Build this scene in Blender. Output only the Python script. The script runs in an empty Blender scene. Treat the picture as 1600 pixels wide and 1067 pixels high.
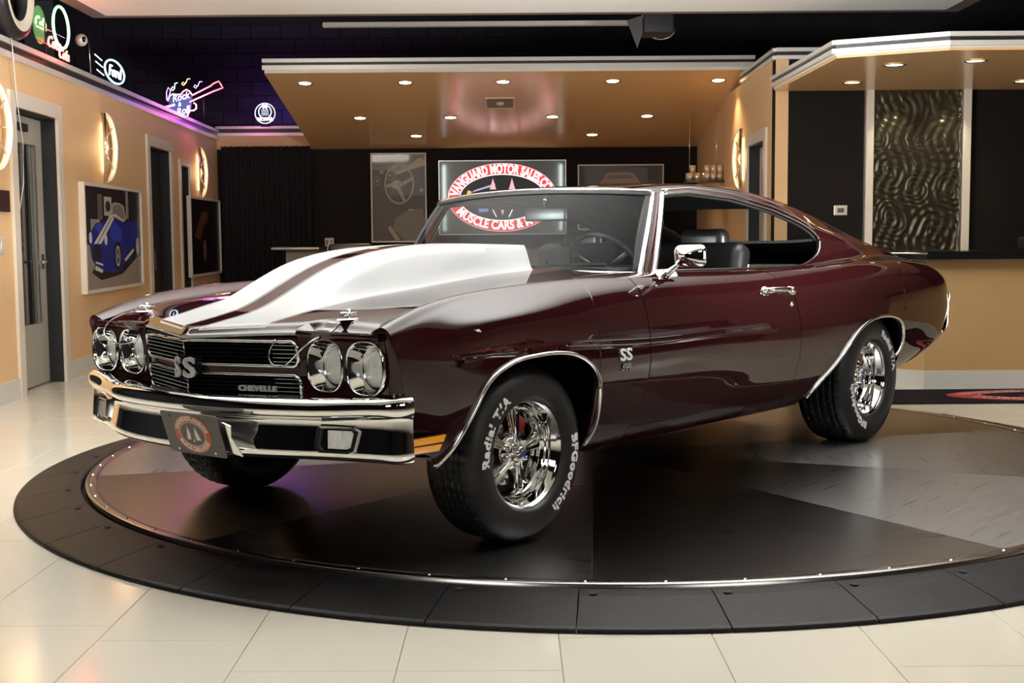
import bpy, bmesh, math, random
import numpy as np
from mathutils import Vector, Matrix
random.seed(4)
R_ = math.radians
scn = bpy.context.scene
col = scn.collection
# ---------------------------------------------------------------- camera
FPX = 1959.46
pit, rol = R_(4.846), R_(-0.4145)
Fv = Vector((0, math.cos(pit), -math.sin(pit))); R0 = Vector((1, 0, 0)); U0 = R0.cross(Fv)
Rv = math.cos(rol)*R0 + math.sin(rol)*U0; Uv = -math.sin(rol)*R0 + math.cos(rol)*U0
cd = bpy.data.cameras.new('camera'); cam = bpy.data.objects.new('camera', cd); col.objects.link(cam)
cam.matrix_world = Matrix(((Rv.x, Uv.x, -Fv.x, 0), (Rv.y, Uv.y, -Fv.y, 0), (Rv.z, Uv.z, -Fv.z, 1.1862), (0, 0, 0, 1)))
cd.sensor_width = 36; cd.lens = FPX/1600*36; cd.clip_end = 100; cd.clip_start = .05
scn.camera = cam
# ---------------------------------------------------------------- world, exposure, lights
w = bpy.data.worlds.new('world'); scn.world = w; w.use_nodes = True
w.node_tree.nodes['Background'].inputs[0].default_value = (.9, .92, 1, 1)
w.node_tree.nodes['Background'].inputs[1].default_value = .02
scn.view_settings.view_transform = 'Standard'; scn.view_settings.look = 'None'
scn.view_settings.gamma = 1; scn.view_settings.use_curve_mapping = False
scn.view_settings.exposure = 0.0
def area(name, loc, target, sx, sy, power, color=(1, 1, 1), spread=180):
    l = bpy.data.lights.new(name, 'AREA'); l.shape = 'RECTANGLE'; l.size = sx; l.size_y = sy
    l.energy = power; l.color = color; l.spread = R_(spread)
    o = bpy.data.objects.new(name, l); col.objects.link(o); o.location = loc
    d = Vector(target)-Vector(loc); o.rotation_euler = d.to_track_quat('-Z', 'Y').to_euler(); return o
# studio strobes that bounce off the white ceiling panel, and two large softboxes beside the camera
area('strobe_bounce', (-3.0, 4.2, 1.2), (-.6, 6.0, 3.1), 1.0, .6, 250, (1, .985, .96), 84)
area('strobe_bounce', (3.6, 4.0, 1.2), (1.2, 6.0, 3.1), 1.0, .6, 240, (1, .985, .96), 84)
area('softbox', (-2.6, -.8, 2.9), (-1.5, 6.0, .6), 1.6, 1.2, 38, (1, .98, .95))
area('softbox', (3.2, -1.5, 2.9), (1.5, 6.5, .7), 2.2, 1.2, 36, (1, .98, .95))
area('right_floor_fill', (8.0, 5.0, 4.3), (8.0, 5.2, 0), 2.6, 4.0, 210, (1, .97, .92), 110)  # unseen fill added to brighten the floor mirrored in the car's side
area('left_wall_fill', (-2.9, 5.6, 3.02), (-3.9, 9.5, 1.4), 1.2, .3, 85, (1, .93, .82))  # added out-of-frame fill that lifts the tan left wall
# ---------------------------------------------------------------- materials
def mat(name, color=(.5, .5, .5), rough=.5, metal=0, coat=0, spec=.5, emit=None, es=0, coat_rough=.03, aniso=0):
    m = bpy.data.materials.new(name); m.use_nodes = True; b = m.node_tree.nodes['Principled BSDF']
    b.inputs['Base Color'].default_value = (*color, 1); b.inputs['Roughness'].default_value = rough
    b.inputs['Metallic'].default_value = metal; b.inputs['Coat Weight'].default_value = coat
    b.inputs['Coat Roughness'].default_value = coat_rough; b.inputs['Specular IOR Level'].default_value = spec
    if aniso: b.inputs['Anisotropic'].default_value = aniso
    if emit: b.inputs['Emission Color'].default_value = (*emit, 1); b.inputs['Emission Strength'].default_value = es
    return m
def N(m, t, **kw):
    n = m.node_tree.nodes.new(t)
    for k, v in kw.items(): setattr(n, k, v)
    return n
def L(m, a, b): m.node_tree.links.new(a, b)
def noisy(m, scale=8, lo=.9, hi=1.1, bump=0, stretch=(1, 1, 1), rough=None, detail=4, bscale=None):
    """multiply the base colour by a soft noise, optionally bump / roughness variation"""
    b = m.node_tree.nodes['Principled BSDF']; c = b.inputs['Base Color'].default_value[:]
    tc = N(m, 'ShaderNodeTexCoord'); mp = N(m, 'ShaderNodeMapping'); mp.inputs['Scale'].default_value = stretch
    no = N(m, 'ShaderNodeTexNoise'); no.inputs['Scale'].default_value = scale; no.inputs['Detail'].default_value = detail
    L(m, tc.outputs['Object'], mp.inputs[0]); L(m, mp.outputs[0], no.inputs['Vector'])
    r = N(m, 'ShaderNodeMapRange'); r.inputs[1].default_value = .3; r.inputs[2].default_value = .7
    r.inputs[3].default_value = lo; r.inputs[4].default_value = hi; L(m, no.outputs['Fac'], r.inputs[0])
    mx = N(m, 'ShaderNodeVectorMath', operation='SCALE'); mx.inputs[0].default_value = c[:3]
    L(m, r.outputs[0], mx.inputs['Scale']); L(m, mx.outputs[0], b.inputs['Base Color'])
    if bump:
        bp = N(m, 'ShaderNodeBump'); bp.inputs['Strength'].default_value = bump; bp.inputs['Distance'].default_value = .01
        if bscale:
            n2 = N(m, 'ShaderNodeTexNoise'); n2.inputs['Scale'].default_value = bscale; L(m, mp.outputs[0], n2.inputs['Vector']); L(m, n2.outputs['Fac'], bp.inputs['Height'])
        else: L(m, no.outputs['Fac'], bp.inputs['Height'])
        L(m, bp.outputs[0], b.inputs['Normal'])
    if rough:
        r2 = N(m, 'ShaderNodeMapRange'); r2.inputs[1].default_value = .3; r2.inputs[2].default_value = .7
        r2.inputs[3].default_value = rough[0]; r2.inputs[4].default_value = rough[1]; L(m, no.outputs['Fac'], r2.inputs[0]); L(m, r2.outputs[0], b.inputs['Roughness'])
    return m
def glass(name, tint=(.8, .8, .8), fac=.045, rough=0.0):
    m = bpy.data.materials.new(name); m.use_nodes = True; nt = m.node_tree; nt.nodes.clear()
    o = N(m, 'ShaderNodeOutputMaterial'); t = N(m, 'ShaderNodeBsdfTransparent'); g = N(m, 'ShaderNodeBsdfGlossy'); mx = N(m, 'ShaderNodeMixShader')
    lw = N(m, 'ShaderNodeLayerWeight'); lw.inputs[0].default_value = .5; pw = N(m, 'ShaderNodeMath', operation='POWER'); pw.inputs[1].default_value = 4.5; f = N(m, 'ShaderNodeMath', operation='MULTIPLY_ADD'); f.inputs[1].default_value = .9; f.inputs[2].default_value = fac
    L(m, lw.outputs['Facing'], pw.inputs[0]); L(m, pw.outputs[0], f.inputs[0])
    t.inputs[0].default_value = (*tint, 1); g.inputs['Roughness'].default_value = rough
    L(m, f.outputs[0], mx.inputs[0]); L(m, t.outputs[0], mx.inputs[1]); L(m, g.outputs[0], mx.inputs[2]); L(m, mx.outputs[0], o.inputs[0]); return m
paint = mat('maroon_paint', (.024, .0042, .0052), .5, 0, 1.0, 0, coat_rough=.008)
paint.node_tree.nodes['Principled BSDF'].inputs['Coat IOR'].default_value = 1.56
white_paint = mat('white_stripe_paint', (.40, .41, .41), .45, 0, .35, .2, coat_rough=.02)
chrome = mat('chrome', (.88, .88, .87), .04, 1)
chrome_soft = mat('chrome_soft', (.75, .75, .73), .16, 1)
blackg = mat('gloss_black', (.008, .008, .009), .15)
blackm = mat('matte_black', (.006, .006, .007), .6)
blackgr = mat('grille_black', (.004, .004, .005), .6, 0, 0, .12)
satin = mat('satin_silver', (.62, .62, .60), .3, .35)
rubber = noisy(mat('tyre_rubber', (.012, .012, .013), .42), 30, .8, 1.25)
letter_white = mat('letter_white', (.95, .95, .92), .5)
leather = mat('black_vinyl', (.012, .012, .013), .32)
amber = mat('amber_lens', (.75, .28, .01), .15, 0, .6, emit=(1, .42, .02), es=.25)
red_paint = mat('red_paint', (.42, .012, .01), .25, 0, .6)
blue_enamel = mat('blue_enamel', (.02, .06, .35), .25)
under = mat('underbody_black', (.004, .004, .004), .7)
ws_glass = glass('windshield_glass', (.55, .60, .60), .012)
rear_glass = glass('rear_glass', (.82, .84, .82), .03)
sd_glass = glass('side_glass', (.52, .55, .54))
clear_glass = glass('clear_glass', (.9, .92, .9))
lamp_refl = mat('lamp_reflector', (.9, .9, .86), .12, 1)
lamp_lens = noisy(mat('lamp_lens', (1, 1, .97), .10, .05, .7), 55, .85, 1.0, bump=.8, stretch=(1, 1, .5))
wall_tan = noisy(mat('tan_wall_paint', (.70, .45, .235), .55), 1.2, .96, 1.04)
wall_black = mat('black_wall_paint', (.011, .009, .008), .65, 0, 0, .12)
ceil_black = mat('black_ceiling', (.006, .006, .009), .8)
trim_paint = mat('casing_paint', (.62, .55, .46), .45)
alu = mat('brushed_aluminium', (.62, .60, .57), .28, 1)
alu_white = mat('satin_white_trim', (.72, .70, .66), .3, .35)
steel_gap = mat('dark_channel', (.02, .018, .016), .35)
base_white = mat('baseboard_white', (.60, .58, .52), .4)
canopy_tan = mat('canopy_gloss_tan', (.74, .46, .225), .20, 0, 0, .40)
panel_white = mat('ceiling_panel_white', (.86, .86, .85), .6)
panel_edge = mat('ceiling_panel_edge', (.16, .12, .10), .6)
tilem = noisy(mat('porcelain_tile', (.64, .60, .50), .13, 0, 0, .45), .8, .97, 1.03)
grout = mat('grout', (.30, .28, .24), .7)
ramp_m = noisy(mat('ramp_rubber', (.013, .012, .012), .42, 0, 0, .2), 14, .75, 1.25, bump=.15, bscale=220)
curtain_m = mat('curtain_black', (.006, .006, .007), .9)
mat_blk = mat('floor_mat_black', (.010, .009, .013), .8, 0, 0, .08)
warm_em = mat('warm_bulb', (1, .8, .5), .5, emit=(1, .70, .36), es=14)
frame_white = mat('picture_frame_cream', (.68, .63, .54), .4)
def steel_material(name, axis):
    m = mat(name, (.28, .27, .26), .34, 1, aniso=.75)
    b = m.node_tree.nodes['Principled BSDF']
    tc = N(m, 'ShaderNodeTexCoord'); mp = N(m, 'ShaderNodeMapping'); mp.inputs['Scale'].default_value = (1, 45, 1) if axis == 0 else (45, 1, 1)
    no = N(m, 'ShaderNodeTexNoise'); no.inputs['Scale'].default_value = 2.5; no.inputs['Detail'].default_value = 6
    L(m, tc.outputs['Object'], mp.inputs[0]); L(m, mp.outputs[0], no.inputs['Vector'])
    r = N(m, 'ShaderNodeMapRange'); r.inputs[3].default_value = .22; r.inputs[4].default_value = .38; L(m, no.outputs['Fac'], r.inputs[0]); L(m, r.outputs[0], b.inputs['Roughness'])
    vt = N(m, 'ShaderNodeVectorTransform'); vt.vector_type = 'VECTOR'; vt.convert_from = 'OBJECT'; vt.convert_to = 'WORLD'; vt.inputs[0].default_value = (1, 0, 0) if axis == 0 else (0, 1, 0); L(m, vt.outputs[0], b.inputs['Tangent'])
    return m
steel = steel_material('brushed_steel_radial', 0); steel2 = steel_material('brushed_steel_crosswise', 1)
def neon(name, c, s=6): return mat(name, (.9, .9, .9), .4, emit=c, es=s)
# ---------------------------------------------------------------- object helpers
def link(name, me, parent=None, loc=None, rot=None):
    o = bpy.data.objects.new(name, me); col.objects.link(o)
    if parent: o.parent = parent
    if loc is not None: o.location = loc
    if rot is not None: o.rotation_euler = rot
    return o
def mk(name, V, Fs, m, parent=None, smooth=True, loc=None, rot=None, midx=None):
    me = bpy.data.meshes.new(name); me.from_pydata([tuple(map(float, v)) for v in V], [], [tuple(int(i) for i in f) for f in Fs])
    for mm in (m if isinstance(m, (list, tuple)) else [m]): me.materials.append(mm)
    me.polygons.foreach_set('use_smooth', [smooth]*len(me.polygons))
    if midx is not None: me.polygons.foreach_set('material_index', midx)
    me.update()
    if 3 < len(Fs) < 20000:
        bm = bmesh.new(); bm.from_mesh(me)
        if not any(e.is_boundary for e in bm.edges): bmesh.ops.recalc_face_normals(bm, faces=bm.faces); bm.to_mesh(me)
        bm.free()
    return link(name, me, parent, loc, rot)
def thing(name, label, cat, loc=(0, 0, 0), rot=(0, 0, 0), group=None):
    o = link(name, None, None, loc, rot); return tag(o, label, cat, group)
def tag(o, label, cat, group=None):
    o['label'] = label; o['category'] = cat
    if group: o['group'] = group
    return o
def struct(o): o['kind'] = 'structure'; return o
def grid_faces(nu, nv, off=0, close=False):
    f = []
    for i in range(nu-1 if not close else nu):
        i2 = (i+1) % nu
        for j in range(nv-1): f.append((off+i*nv+j, off+i2*nv+j, off+i2*nv+j+1, off+i*nv+j+1))
    return f
def join(parts):
    V = []; Fs = []
    for v, f in parts:
        o = len(V); V += list(v); Fs += [tuple(i+o for i in q) for q in f]
    return V, Fs
def boxg(x0, x1, y0, y1, z0, z1):
    V = [(x, y, z) for x in (x0, x1) for y in (y0, y1) for z in (z0, z1)]
    return V, [(0, 1, 3, 2), (4, 6, 7, 5), (0, 4, 5, 1), (2, 3, 7, 6), (0, 2, 6, 4), (1, 5, 7, 3)]
def box(name, x0, x1, y0, y1, z0, z1, m, parent=None, bev=0, loc=None, rot=None):
    x0, x1 = sorted((x0, x1)); y0, y1 = sorted((y0, y1)); z0, z1 = sorted((z0, z1))
    V, Fs = boxg(x0, x1, y0, y1, z0, z1)
    o = mk(name, V, Fs, m, parent, False, loc, rot)
    if bev: b = o.modifiers.new('bevel', 'BEVEL'); b.width = bev; b.segments = 2
    return o
def rbox(name, c, s, m, parent=None, r=.03, seg=4, rot=None):
    """rounded cushion-like box centred at c"""
    V, Fs = boxg(-s[0]/2, s[0]/2, -s[1]/2, s[1]/2, -s[2]/2, s[2]/2)
    o = mk(name, V, Fs, m, parent, True, c, rot); b = o.modifiers.new('bevel', 'BEVEL'); b.width = r; b.segments = seg; return o
def lathe(prof, n=48, axis='Y', a0=0, a1=2*math.pi):
    """prof: (r, h); revolved about axis"""
    full = abs(a1-a0-2*math.pi) < 1e-6; V = []
    cnt = n if full else n+1
    for i in range(cnt):
        a = a0+(a1-a0)*i/n
        for r, h in prof:
            c, s = r*math.cos(a), r*math.sin(a)
            V.append({'Y': (c, h, s), 'Z': (c, s, h), 'X': (h, c, s)}[axis])
    return V, grid_faces(cnt, len(prof), close=full)
def frames(P, up=(0, 0, 1), closed=False):
    P = [Vector(p) for p in P]; n = len(P); out = []
    for i in range(n):
        a = P[(i-1) % n] if (closed or i > 0) else P[i]; b = P[(i+1) % n] if (closed or i < n-1) else P[i]
        t = (b-a).normalized(); u = Vector(up); s = t.cross(u)
        if s.length < 1e-4: s = t.cross(Vector((1, 0, 0)))
        s.normalize(); u = s.cross(t).normalized(); out.append((P[i], t, s, u))
    return out
def tube(P, rx, ry=None, n=8, up=(0, 0, 1), closed=False, taper=None, sq=False):
    ry = ry or rx; V = []; k = 0
    for (p, t, s, u) in frames(P, up, closed):
        sc = taper[k] if taper else 1; k += 1
        for j in range(n):
            a = 2*math.pi*j/n+(math.pi/4 if sq else 0); c, d = math.cos(a), math.sin(a)
            V.append(p+s*(rx*sc*c)+u*(ry*sc*d))
    m = len(P); Fs = []
    for i in range(m if closed else m-1):
        for j in range(n): Fs.append((i*n+j, ((i+1) % m)*n+j, ((i+1) % m)*n+(j+1) % n, i*n+(j+1) % n))
    if not closed: Fs.append(tuple(range(n))[::-1]); Fs.append(tuple((m-1)*n+j for j in range(n)))
    return V, Fs
def curve_plate(splines, depth, fill=True):
    """filled 2-D outlines (first outer, rest holes) extruded +-depth along z -> verts, faces"""
    c = bpy.data.curves.new('t', 'CURVE'); c.dimensions = '2D'; c.fill_mode = 'BOTH' if fill else 'NONE'; c.extrude = depth
    for pts in splines:
        s = c.splines.new('POLY'); s.points.add(len(pts)-1)
        for i, p in enumerate(pts): s.points[i].co = (p[0], p[1], 0, 1)
        s.use_cyclic_u = True
    o = bpy.data.objects.new('t', c); me = bpy.data.meshes.new_from_object(o)
    V = [v.co.copy() for v in me.vertices]; Fs = [tuple(p.vertices) for p in me.polygons]
    bpy.data.objects.remove(o); bpy.data.curves.remove(c); bpy.data.meshes.remove(me); return V, Fs
def text_geo(s, size, depth=.002, bold=0.0, shear=0, spacing=1.0, align='CENTER', res=3):
    c = bpy.data.curves.new('t', 'FONT'); c.body = s; c.size = size; c.extrude = depth; c.offset = bold; c.shear = shear
    c.space_character = spacing; c.align_x = align; c.align_y = 'CENTER'; c.resolution_u = res
    o = bpy.data.objects.new('t', c); me = bpy.data.meshes.new_from_object(o)
    V = [v.co.copy() for v in me.vertices]; Fs = [tuple(p.vertices) for p in me.polygons]
    bpy.data.objects.remove(o); bpy.data.curves.remove(c); bpy.data.meshes.remove(me); return V, Fs
def ell(cx, cy, rx, ry, n=48, a0=0, a1=None):
    if a1 is None: return [(cx+rx*math.cos(2*math.pi*i/n), cy+ry*math.sin(2*math.pi*i/n)) for i in range(n)]
    return [(cx+rx*math.cos(a0+(a1-a0)*i/n), cy+ry*math.sin(a0+(a1-a0)*i/n)) for i in range(n+1)]
def rrect(w_, h_, r, n=6, cx=0, cy=0):
    P = []
    for sx, sy, a in ((1, 1, 0), (-1, 1, 90), (-1, -1, 180), (1, -1, 270)):
        for i in range(n+1):
            t = R_(a+90*i/n); P.append((cx+sx*(w_/2-r)+r*math.cos(t), cy+sy*(h_/2-r)+r*math.sin(t)))
    return P
def cspline(xs, ys):
    """natural cubic spline -> callable (vectorised)"""
    xs = np.asarray(xs, float); ys = np.asarray(ys, float)
    if xs[0] > xs[-1]: xs = xs[::-1]; ys = ys[::-1]
    n = len(xs); h = np.diff(xs); A = np.eye(n); b = np.zeros_like(ys)
    for i in range(1, n-1):
        A[i, i-1] = h[i-1]; A[i, i] = 2*(h[i-1]+h[i]); A[i, i+1] = h[i]
        b[i] = 6*((ys[i+1]-ys[i])/h[i]-(ys[i]-ys[i-1])/h[i-1])
    M = np.linalg.solve(A, b)
    def f(x):
        x = np.clip(np.asarray(x, float), xs[0], xs[-1]); i = np.clip(np.searchsorted(xs, x)-1, 0, n-2)
        t = x-xs[i]; u = xs[i+1]-x; hh = h[i]
        if ys.ndim > 1: t = t[..., None]; u = u[..., None]; hh = hh[..., None]
        return (M[i]*u**3+M[i+1]*t**3)/(6*hh)+(ys[i]/hh-M[i]*hh/6)*u+(ys[i+1]/hh-M[i+1]*hh/6)*t
    return f
def sm(a, b, x):
    t = np.clip((np.asarray(x, float)-a)/(b-a), 0, 1); return t*t*(3-2*t)
# ================================================================ ROOM
LW = (-3.2836, 0, 0); LR = (0, 0, math.atan(.042))          # frame of the left wall: local y runs along it, local +x into the room
def lx(v): return v/math.cos(math.atan(.042))
room_floor = struct(box('floor', -7, 10.5, -8, 18, -.12, -.004, grout))
rng = random.Random(2)
tile_meshes = {}
P_, Q_ = .4555, .911
def tile_mesh(wx, wy):
    k = (round(wx, 4), round(wy, 4))
    if k not in tile_meshes:
        g = .0011; e = .0012
        x0, x1, y0, y1 = g, wx-g, g, wy-g
        V = [(x0, y0, -.010), (x1, y0, -.010), (x1, y1, -.010), (x0, y1, -.010), (x0, y0, -e), (x1, y0, -e), (x1, y1, -e), (x0, y1, -e),
             (x0+e, y0+e, 0), (x1-e, y0+e, 0), (x1-e, y1-e, 0), (x0+e, y1-e, 0)]
        Fs = [(0, 1, 5, 4), (1, 2, 6, 5), (2, 3, 7, 6), (3, 0, 4, 7), (4, 5, 9, 8), (5, 6, 10, 9), (6, 7, 11, 10), (7, 4, 8, 11), (8, 9, 10, 11)]
        me = bpy.data.meshes.new('tile'); me.from_pydata(V, [], Fs); me.materials.append(tilem); tile_meshes[k] = me
    return tile_meshes[k]
TC = (.426, 6.457)
far_tiles = []
offs = {0: 3.767, 1: 3.619, 2: 3.346, 3: 3.341, 4: 3.62, 5: 3.75, 6: 3.35, 7: 3.6}
for i in range(-13, 27):
    x0 = -1.69+i*P_
    yo = offs.get(i, 3.35+.15*(i % 5))
    for j in range(-14, 16):
        y0 = yo+j*Q_
        cxx, cyy = x0+P_/2, y0+Q_/2
        corners = [(x0, y0), (x0+P_, y0), (x0, y0+Q_), (x0+P_, y0+Q_)]
        if max(math.hypot(a-TC[0], b-TC[1]) for a, b in corners) < 2.6: continue
        if x0 < -4.2 or x0 > 10 or y0 < -7.5 or y0 > 12: continue
        vis = 2.3 < y0 < 9.2 and abs(cxx) < .46*cyy+.5
        if vis: link('tile', tile_mesh(P_, Q_), room_floor, (x0, y0, 0))
        else: far_tiles.append(([(v.co.x+x0, v.co.y+y0, v.co.z) for v in tile_mesh(P_, Q_).vertices], [tuple(p.vertices) for p in tile_mesh(P_, Q_).polygons]))
V, Fs = join(far_tiles); o = mk('tile_field', V, Fs, tilem, room_floor, False); o['kind'] = 'stuff'
# ---- left wall with its openings (local coordinates y, z)
wl = struct(link('wall_left', None, None, LW, LR))
HW = 2.50; TH = .24
def lbox(name, a, b, c, d, e, f, m, parent=wl, bev=0): return box(name, a, b, c, d, e, f, m, parent, bev)
ops = [(9.40, 10.37, 2.16), (13.46, 14.42, 2.16), (14.95, 15.42, 2.04)]
segs = []; y = 7.4
for a, b, h in ops:
    segs += [boxg(-TH, 0, y, a, 0, HW), boxg(-TH, 0, a, b, h, HW)]; y = b
segs.append(boxg(-TH, 0, y, 17.3, 0, HW))
V, Fs = join(segs); mk('wall_panel', V, Fs, wall_tan, wl, False)
# ledge trim: two satin rails with a dark channel between
lbox('trim_rail', -TH, .035, 7.4, 17.3, 2.60, 2.64, alu_white); lbox('trim_channel', -TH, .012, 7.4, 17.3, 2.545, 2.60, steel_gap); lbox('trim_rail', -TH, .035, 7.4, 17.3, 2.50, 2.545, alu_white)
y = 7.4
for a, b, h in ops:
    lbox('baseboard', 0, .014, y, a-.12, 0, .15, base_white); y = b+.12
lbox('baseboard', 0, .014, y, 17.3, 0, .15, base_white)
def casing(a, b, h, wd=.115, sides=(1, 1)):
    if sides[0]: lbox('casing', 0, .022, a-wd, a, 0, h+wd, trim_paint)
    if sides[1]: lbox('casing', 0, .022, b, b+wd, 0, h+wd, trim_paint)
    lbox('casing', 0, .022, a, b, h, h+wd, trim_paint)
for a, b, h in ops: casing(a, b, h, .115 if b-a > .6 else .07)
# rooms behind the openings
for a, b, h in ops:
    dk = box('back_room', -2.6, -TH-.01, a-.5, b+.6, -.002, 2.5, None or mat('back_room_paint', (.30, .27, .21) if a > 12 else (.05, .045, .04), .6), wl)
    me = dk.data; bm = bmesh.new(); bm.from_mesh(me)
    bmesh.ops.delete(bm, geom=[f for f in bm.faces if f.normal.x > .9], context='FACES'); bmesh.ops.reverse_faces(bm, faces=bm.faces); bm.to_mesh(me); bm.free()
# black reveals
for a, b, h in ops:
    lbox('door_jamb', -TH+.01, -.002, b-.012, b+.0, 0, h, blackm); lbox('door_jamb', -TH+.01, -.002, a, a+.012, 0, h, blackm); lbox('door_jamb', -TH+.01, -.002, a, b, h-.012, h, blackm)
# door_1: aluminium framed glass leaf
d1 = struct(link('door_1', None, None, LW, LR))
a, b = 9.415, 10.355; X0, X1 = -.16, -.115
grey_leaf = mat('door_leaf_grey', (.36, .33, .28), .4)
lbox('stile', X0, X1, a, a+.16, .01, 2.14, grey_leaf, d1); lbox('stile', X0, X1, b-.17, b, .01, 2.14, grey_leaf, d1)
lbox('rail', X0, X1, a+.16, b-.17, .01, .50, grey_leaf, d1); lbox('rail', X0, X1, a+.16, b-.17, 1.93, 2.14, grey_leaf, d1)
lbox('glass_pane', X0+.02, X0+.026, a+.16, b-.17, .5, 1.93, clear_glass, d1)
lbox('glazing_bead', X1-.002, X1+.006, b-.185, b-.165, .5, 1.93, alu, d1); lbox('glazing_bead', X1-.002, X1+.006, a+.155, a+.17, .5, 1.93, alu, d1)
hb = lbox('handle_rose', X1, X1+.014, b-.14, b-.07, .94, 1.06, chrome_soft, d1, .004)
V, Fs = tube([(X1+.014, b-.105, 1.0), (X1+.05, b-.105, 1.0), (X1+.055, b-.16, 1.0), (X1+.055, b-.25, .995)], .011, n=10); mk('handle', V, Fs, chrome_soft, d1)
lbox('door_closer', X1, X1+.03, a+.3, a+.55, 2.02, 2.08, blackm, d1)
# door_2: black sliding leaf with latch plate, half open
d2 = struct(link('door_2', None, None, LW, LR)); lbox('leaf', -.15, -.105, 13.98, 14.40, .01, 2.14, blackm, d2); lbox('latch_plate', -.105, -.100, 14.02, 14.08, .82, 1.05, chrome_soft, d2)
d3 = struct(link('door_3', None, None, LW, LR)); lbox('leaf', -.15, -.105, 15.16, 15.41, .01, 2.02, trim_paint, d3); lbox('closer', -.10, -.06, 15.0, 15.14, 1.55, 1.95, alu_white, d3)
# console table + bits in back room 2
cb = thing('sideboard', 'dark sideboard standing inside the doorway of the pale back room', 'cabinet'); cb.location = LW; cb.rotation_euler = LR
lbox('cabinet_body', -1.2, -.6, 13.5, 14.6, .02, .80, blackm, cb); lbox('cabinet_top', -1.22, -.58, 13.45, 14.65, .8, .84, leather, cb)
gl = thing('stemware', 'pale glass vessel on the dark sideboard in the back room', 'vase'); gl.location = LW; gl.rotation_euler = LR
V, Fs = lathe([(.0, 0), (.05, 0), (.05, .004), (.03, .02), (.045, .1), (.05, .2), (.03, .26), (.035, .3)], 20, 'Z'); o = mk('bowl', V, Fs, mat('milk_glass', (.7, .72, .68), .2), gl); o.location = (-.8, 13.85, .84)
# pictures on the left wall
def frame(parent, a, b, z0, z1, t=.022, d=.045, m=frame_white, ax='L'):
    for q in ((a, b, z0, z0+t), (a, b, z1-t, z1), (a, a+t, z0+t, z1-t), (b-t, b, z0+t, z1-t)):
        box('frame_rail', 0, d, q[0], q[1], q[2], q[3], m, parent)
def poly_plane(name, pts, off, m, parent):
    """flat print shape on a picture: pts in (y, z)"""
    V, Fs = curve_plate([pts], .0002); V = [(off+v[2], v[0], v[1]) for v in V]; return mk(name, V, Fs, m, parent, False)
def pm(c, r=.35): return mat('print_ink', c, r, coat=.1, spec=.3)
p1 = thing('framed_picture', 'large cream-framed picture of a blue open roadster with white stripes', 'picture', LW, LR)
frame(p1, 10.93, 12.92, .70, 1.675, .03, .05)
box('print', .004, .03, 10.95, 12.90, .715, 1.66, pm((.012, .009, .010)), p1)
def MP(u, v): return (10.96+u*1.93, .73+v*.92)          # picture coordinates 0..1
def shape(pts, off, c, nm='print_shape'): poly_plane(nm, [MP(*p) for p in pts], off, pm(c), p1)
shape([(0, 0), (1, 0), (1, .30), (.75, .27), (.35, .30), (0, .46)], .0305, (.30, .24, .20))
shape([(.10, .16), (.25, .08), (.62, .12), (.95, .30), (.6, .34), (.2, .3)], .0310, (.02, .015, .015))
shape([(.33, .72), (.33, .91), (.46, .91), (.46, .72)], .0310, (.45, .42, .36))
shape([(.22, .68), (.22, .93), (.30, .93), (.30, .68)], .0310, (.12, .10, .09)); shape([(.72, .7), (.72, .99), (.77, .99), (.77, .7)], .0310, (.25, .23, .22)); shape([(.10, .50), (.10, .68), (.25, .68), (.25, .5)], .0310, (.30, .26, .22))
shape([(.35, .76)]+[(.395+.045*math.cos(t), .815+.055*math.sin(t)) for t in np.linspace(0, 6.28, 20)], .0312, (.03, .03, .03))
blue = (.012, .02, .22)
shape([(.08, .42), (.10, .56), (.18, .64), (.30, .66), (.42, .70), (.52, .71), (.66, .66), (.82, .68), (.93, .64), (.96, .50), (.94, .36), (.86, .36), (.80, .28), (.66, .24), (.60, .16), (.48, .14), (.30, .17), (.18, .20), (.10, .30)], .0314, blue)
shape([(.40, .62), (.50, .66), (.62, .60), (.64, .48), (.56, .44), (.44, .50)], .0316, (.03, .05, .42)); shape([(.16, .60), (.24, .65), (.30, .62), (.24, .54)], .0316, (.04, .07, .45))
shape([(.14, .44), (.19, .44), (.44, .70), (.40, .70)], .0318, (.62, .60, .52)); shape([(.205, .44), (.26, .44), (.50, .70), (.455, .70)], .0318, (.62, .60, .52))
shape([(.115+.07*math.cos(t)+.07, .35+.085*math.sin(t)) for t in np.linspace(0, 6.28, 24)], .0320, (.01, .008, .01))
for q in ((.09, .50), (.34, .48)): shape([(q[0]+.025*math.cos(t), q[1]+.055*math.sin(t)) for t in np.linspace(0, 6.28, 20)], .0322, (.6, .6, .58))
for rx, c in ((.10, (.008, .008, .008)), (.068, (.62, .6, .54)), (.055, (.10, .08, .07)), (.015, (.7, .68, .6))): shape([(.545+rx*.62*math.cos(t), .31+rx*1.55*math.sin(t)) for t in np.linspace(0, 6.28, 28)], .0322+rx*-.002+.0006, c)
shape([(.93+.03*math.cos(t), .40+.10*math.sin(t)) for t in np.linspace(0, 6.28, 20)], .0322, (.5, .45, .42))
shape([(.66, .27), (.84, .38), (.86, .36), (.69, .25)], .0324, (.65, .58, .4)); shape([(.14, .19), (.26, .15), (.28, .18), (.16, .23)], .0324, (.6, .58, .5)); shape([(.16, .25), (.28, .22), (.28, .24), (.16, .27)], .0324, (.6, .58, .5))
shape([(.47, .72), (.44, .82), (.50, .86), (.60, .86), (.68, .83), (.72, .69), (.66, .66)], .0324, (.40, .36, .30)); shape([(.49, .73), (.47, .81), (.52, .84), (.60, .84), (.655, .81), (.69, .70), (.65, .68)], .0326, (.22, .19, .17))
shape([(.40, .685), (.40, .72), (.52, .745), (.66, .69), (.66, .67), (.52, .72)], .0327, (.6, .57, .5))
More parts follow.
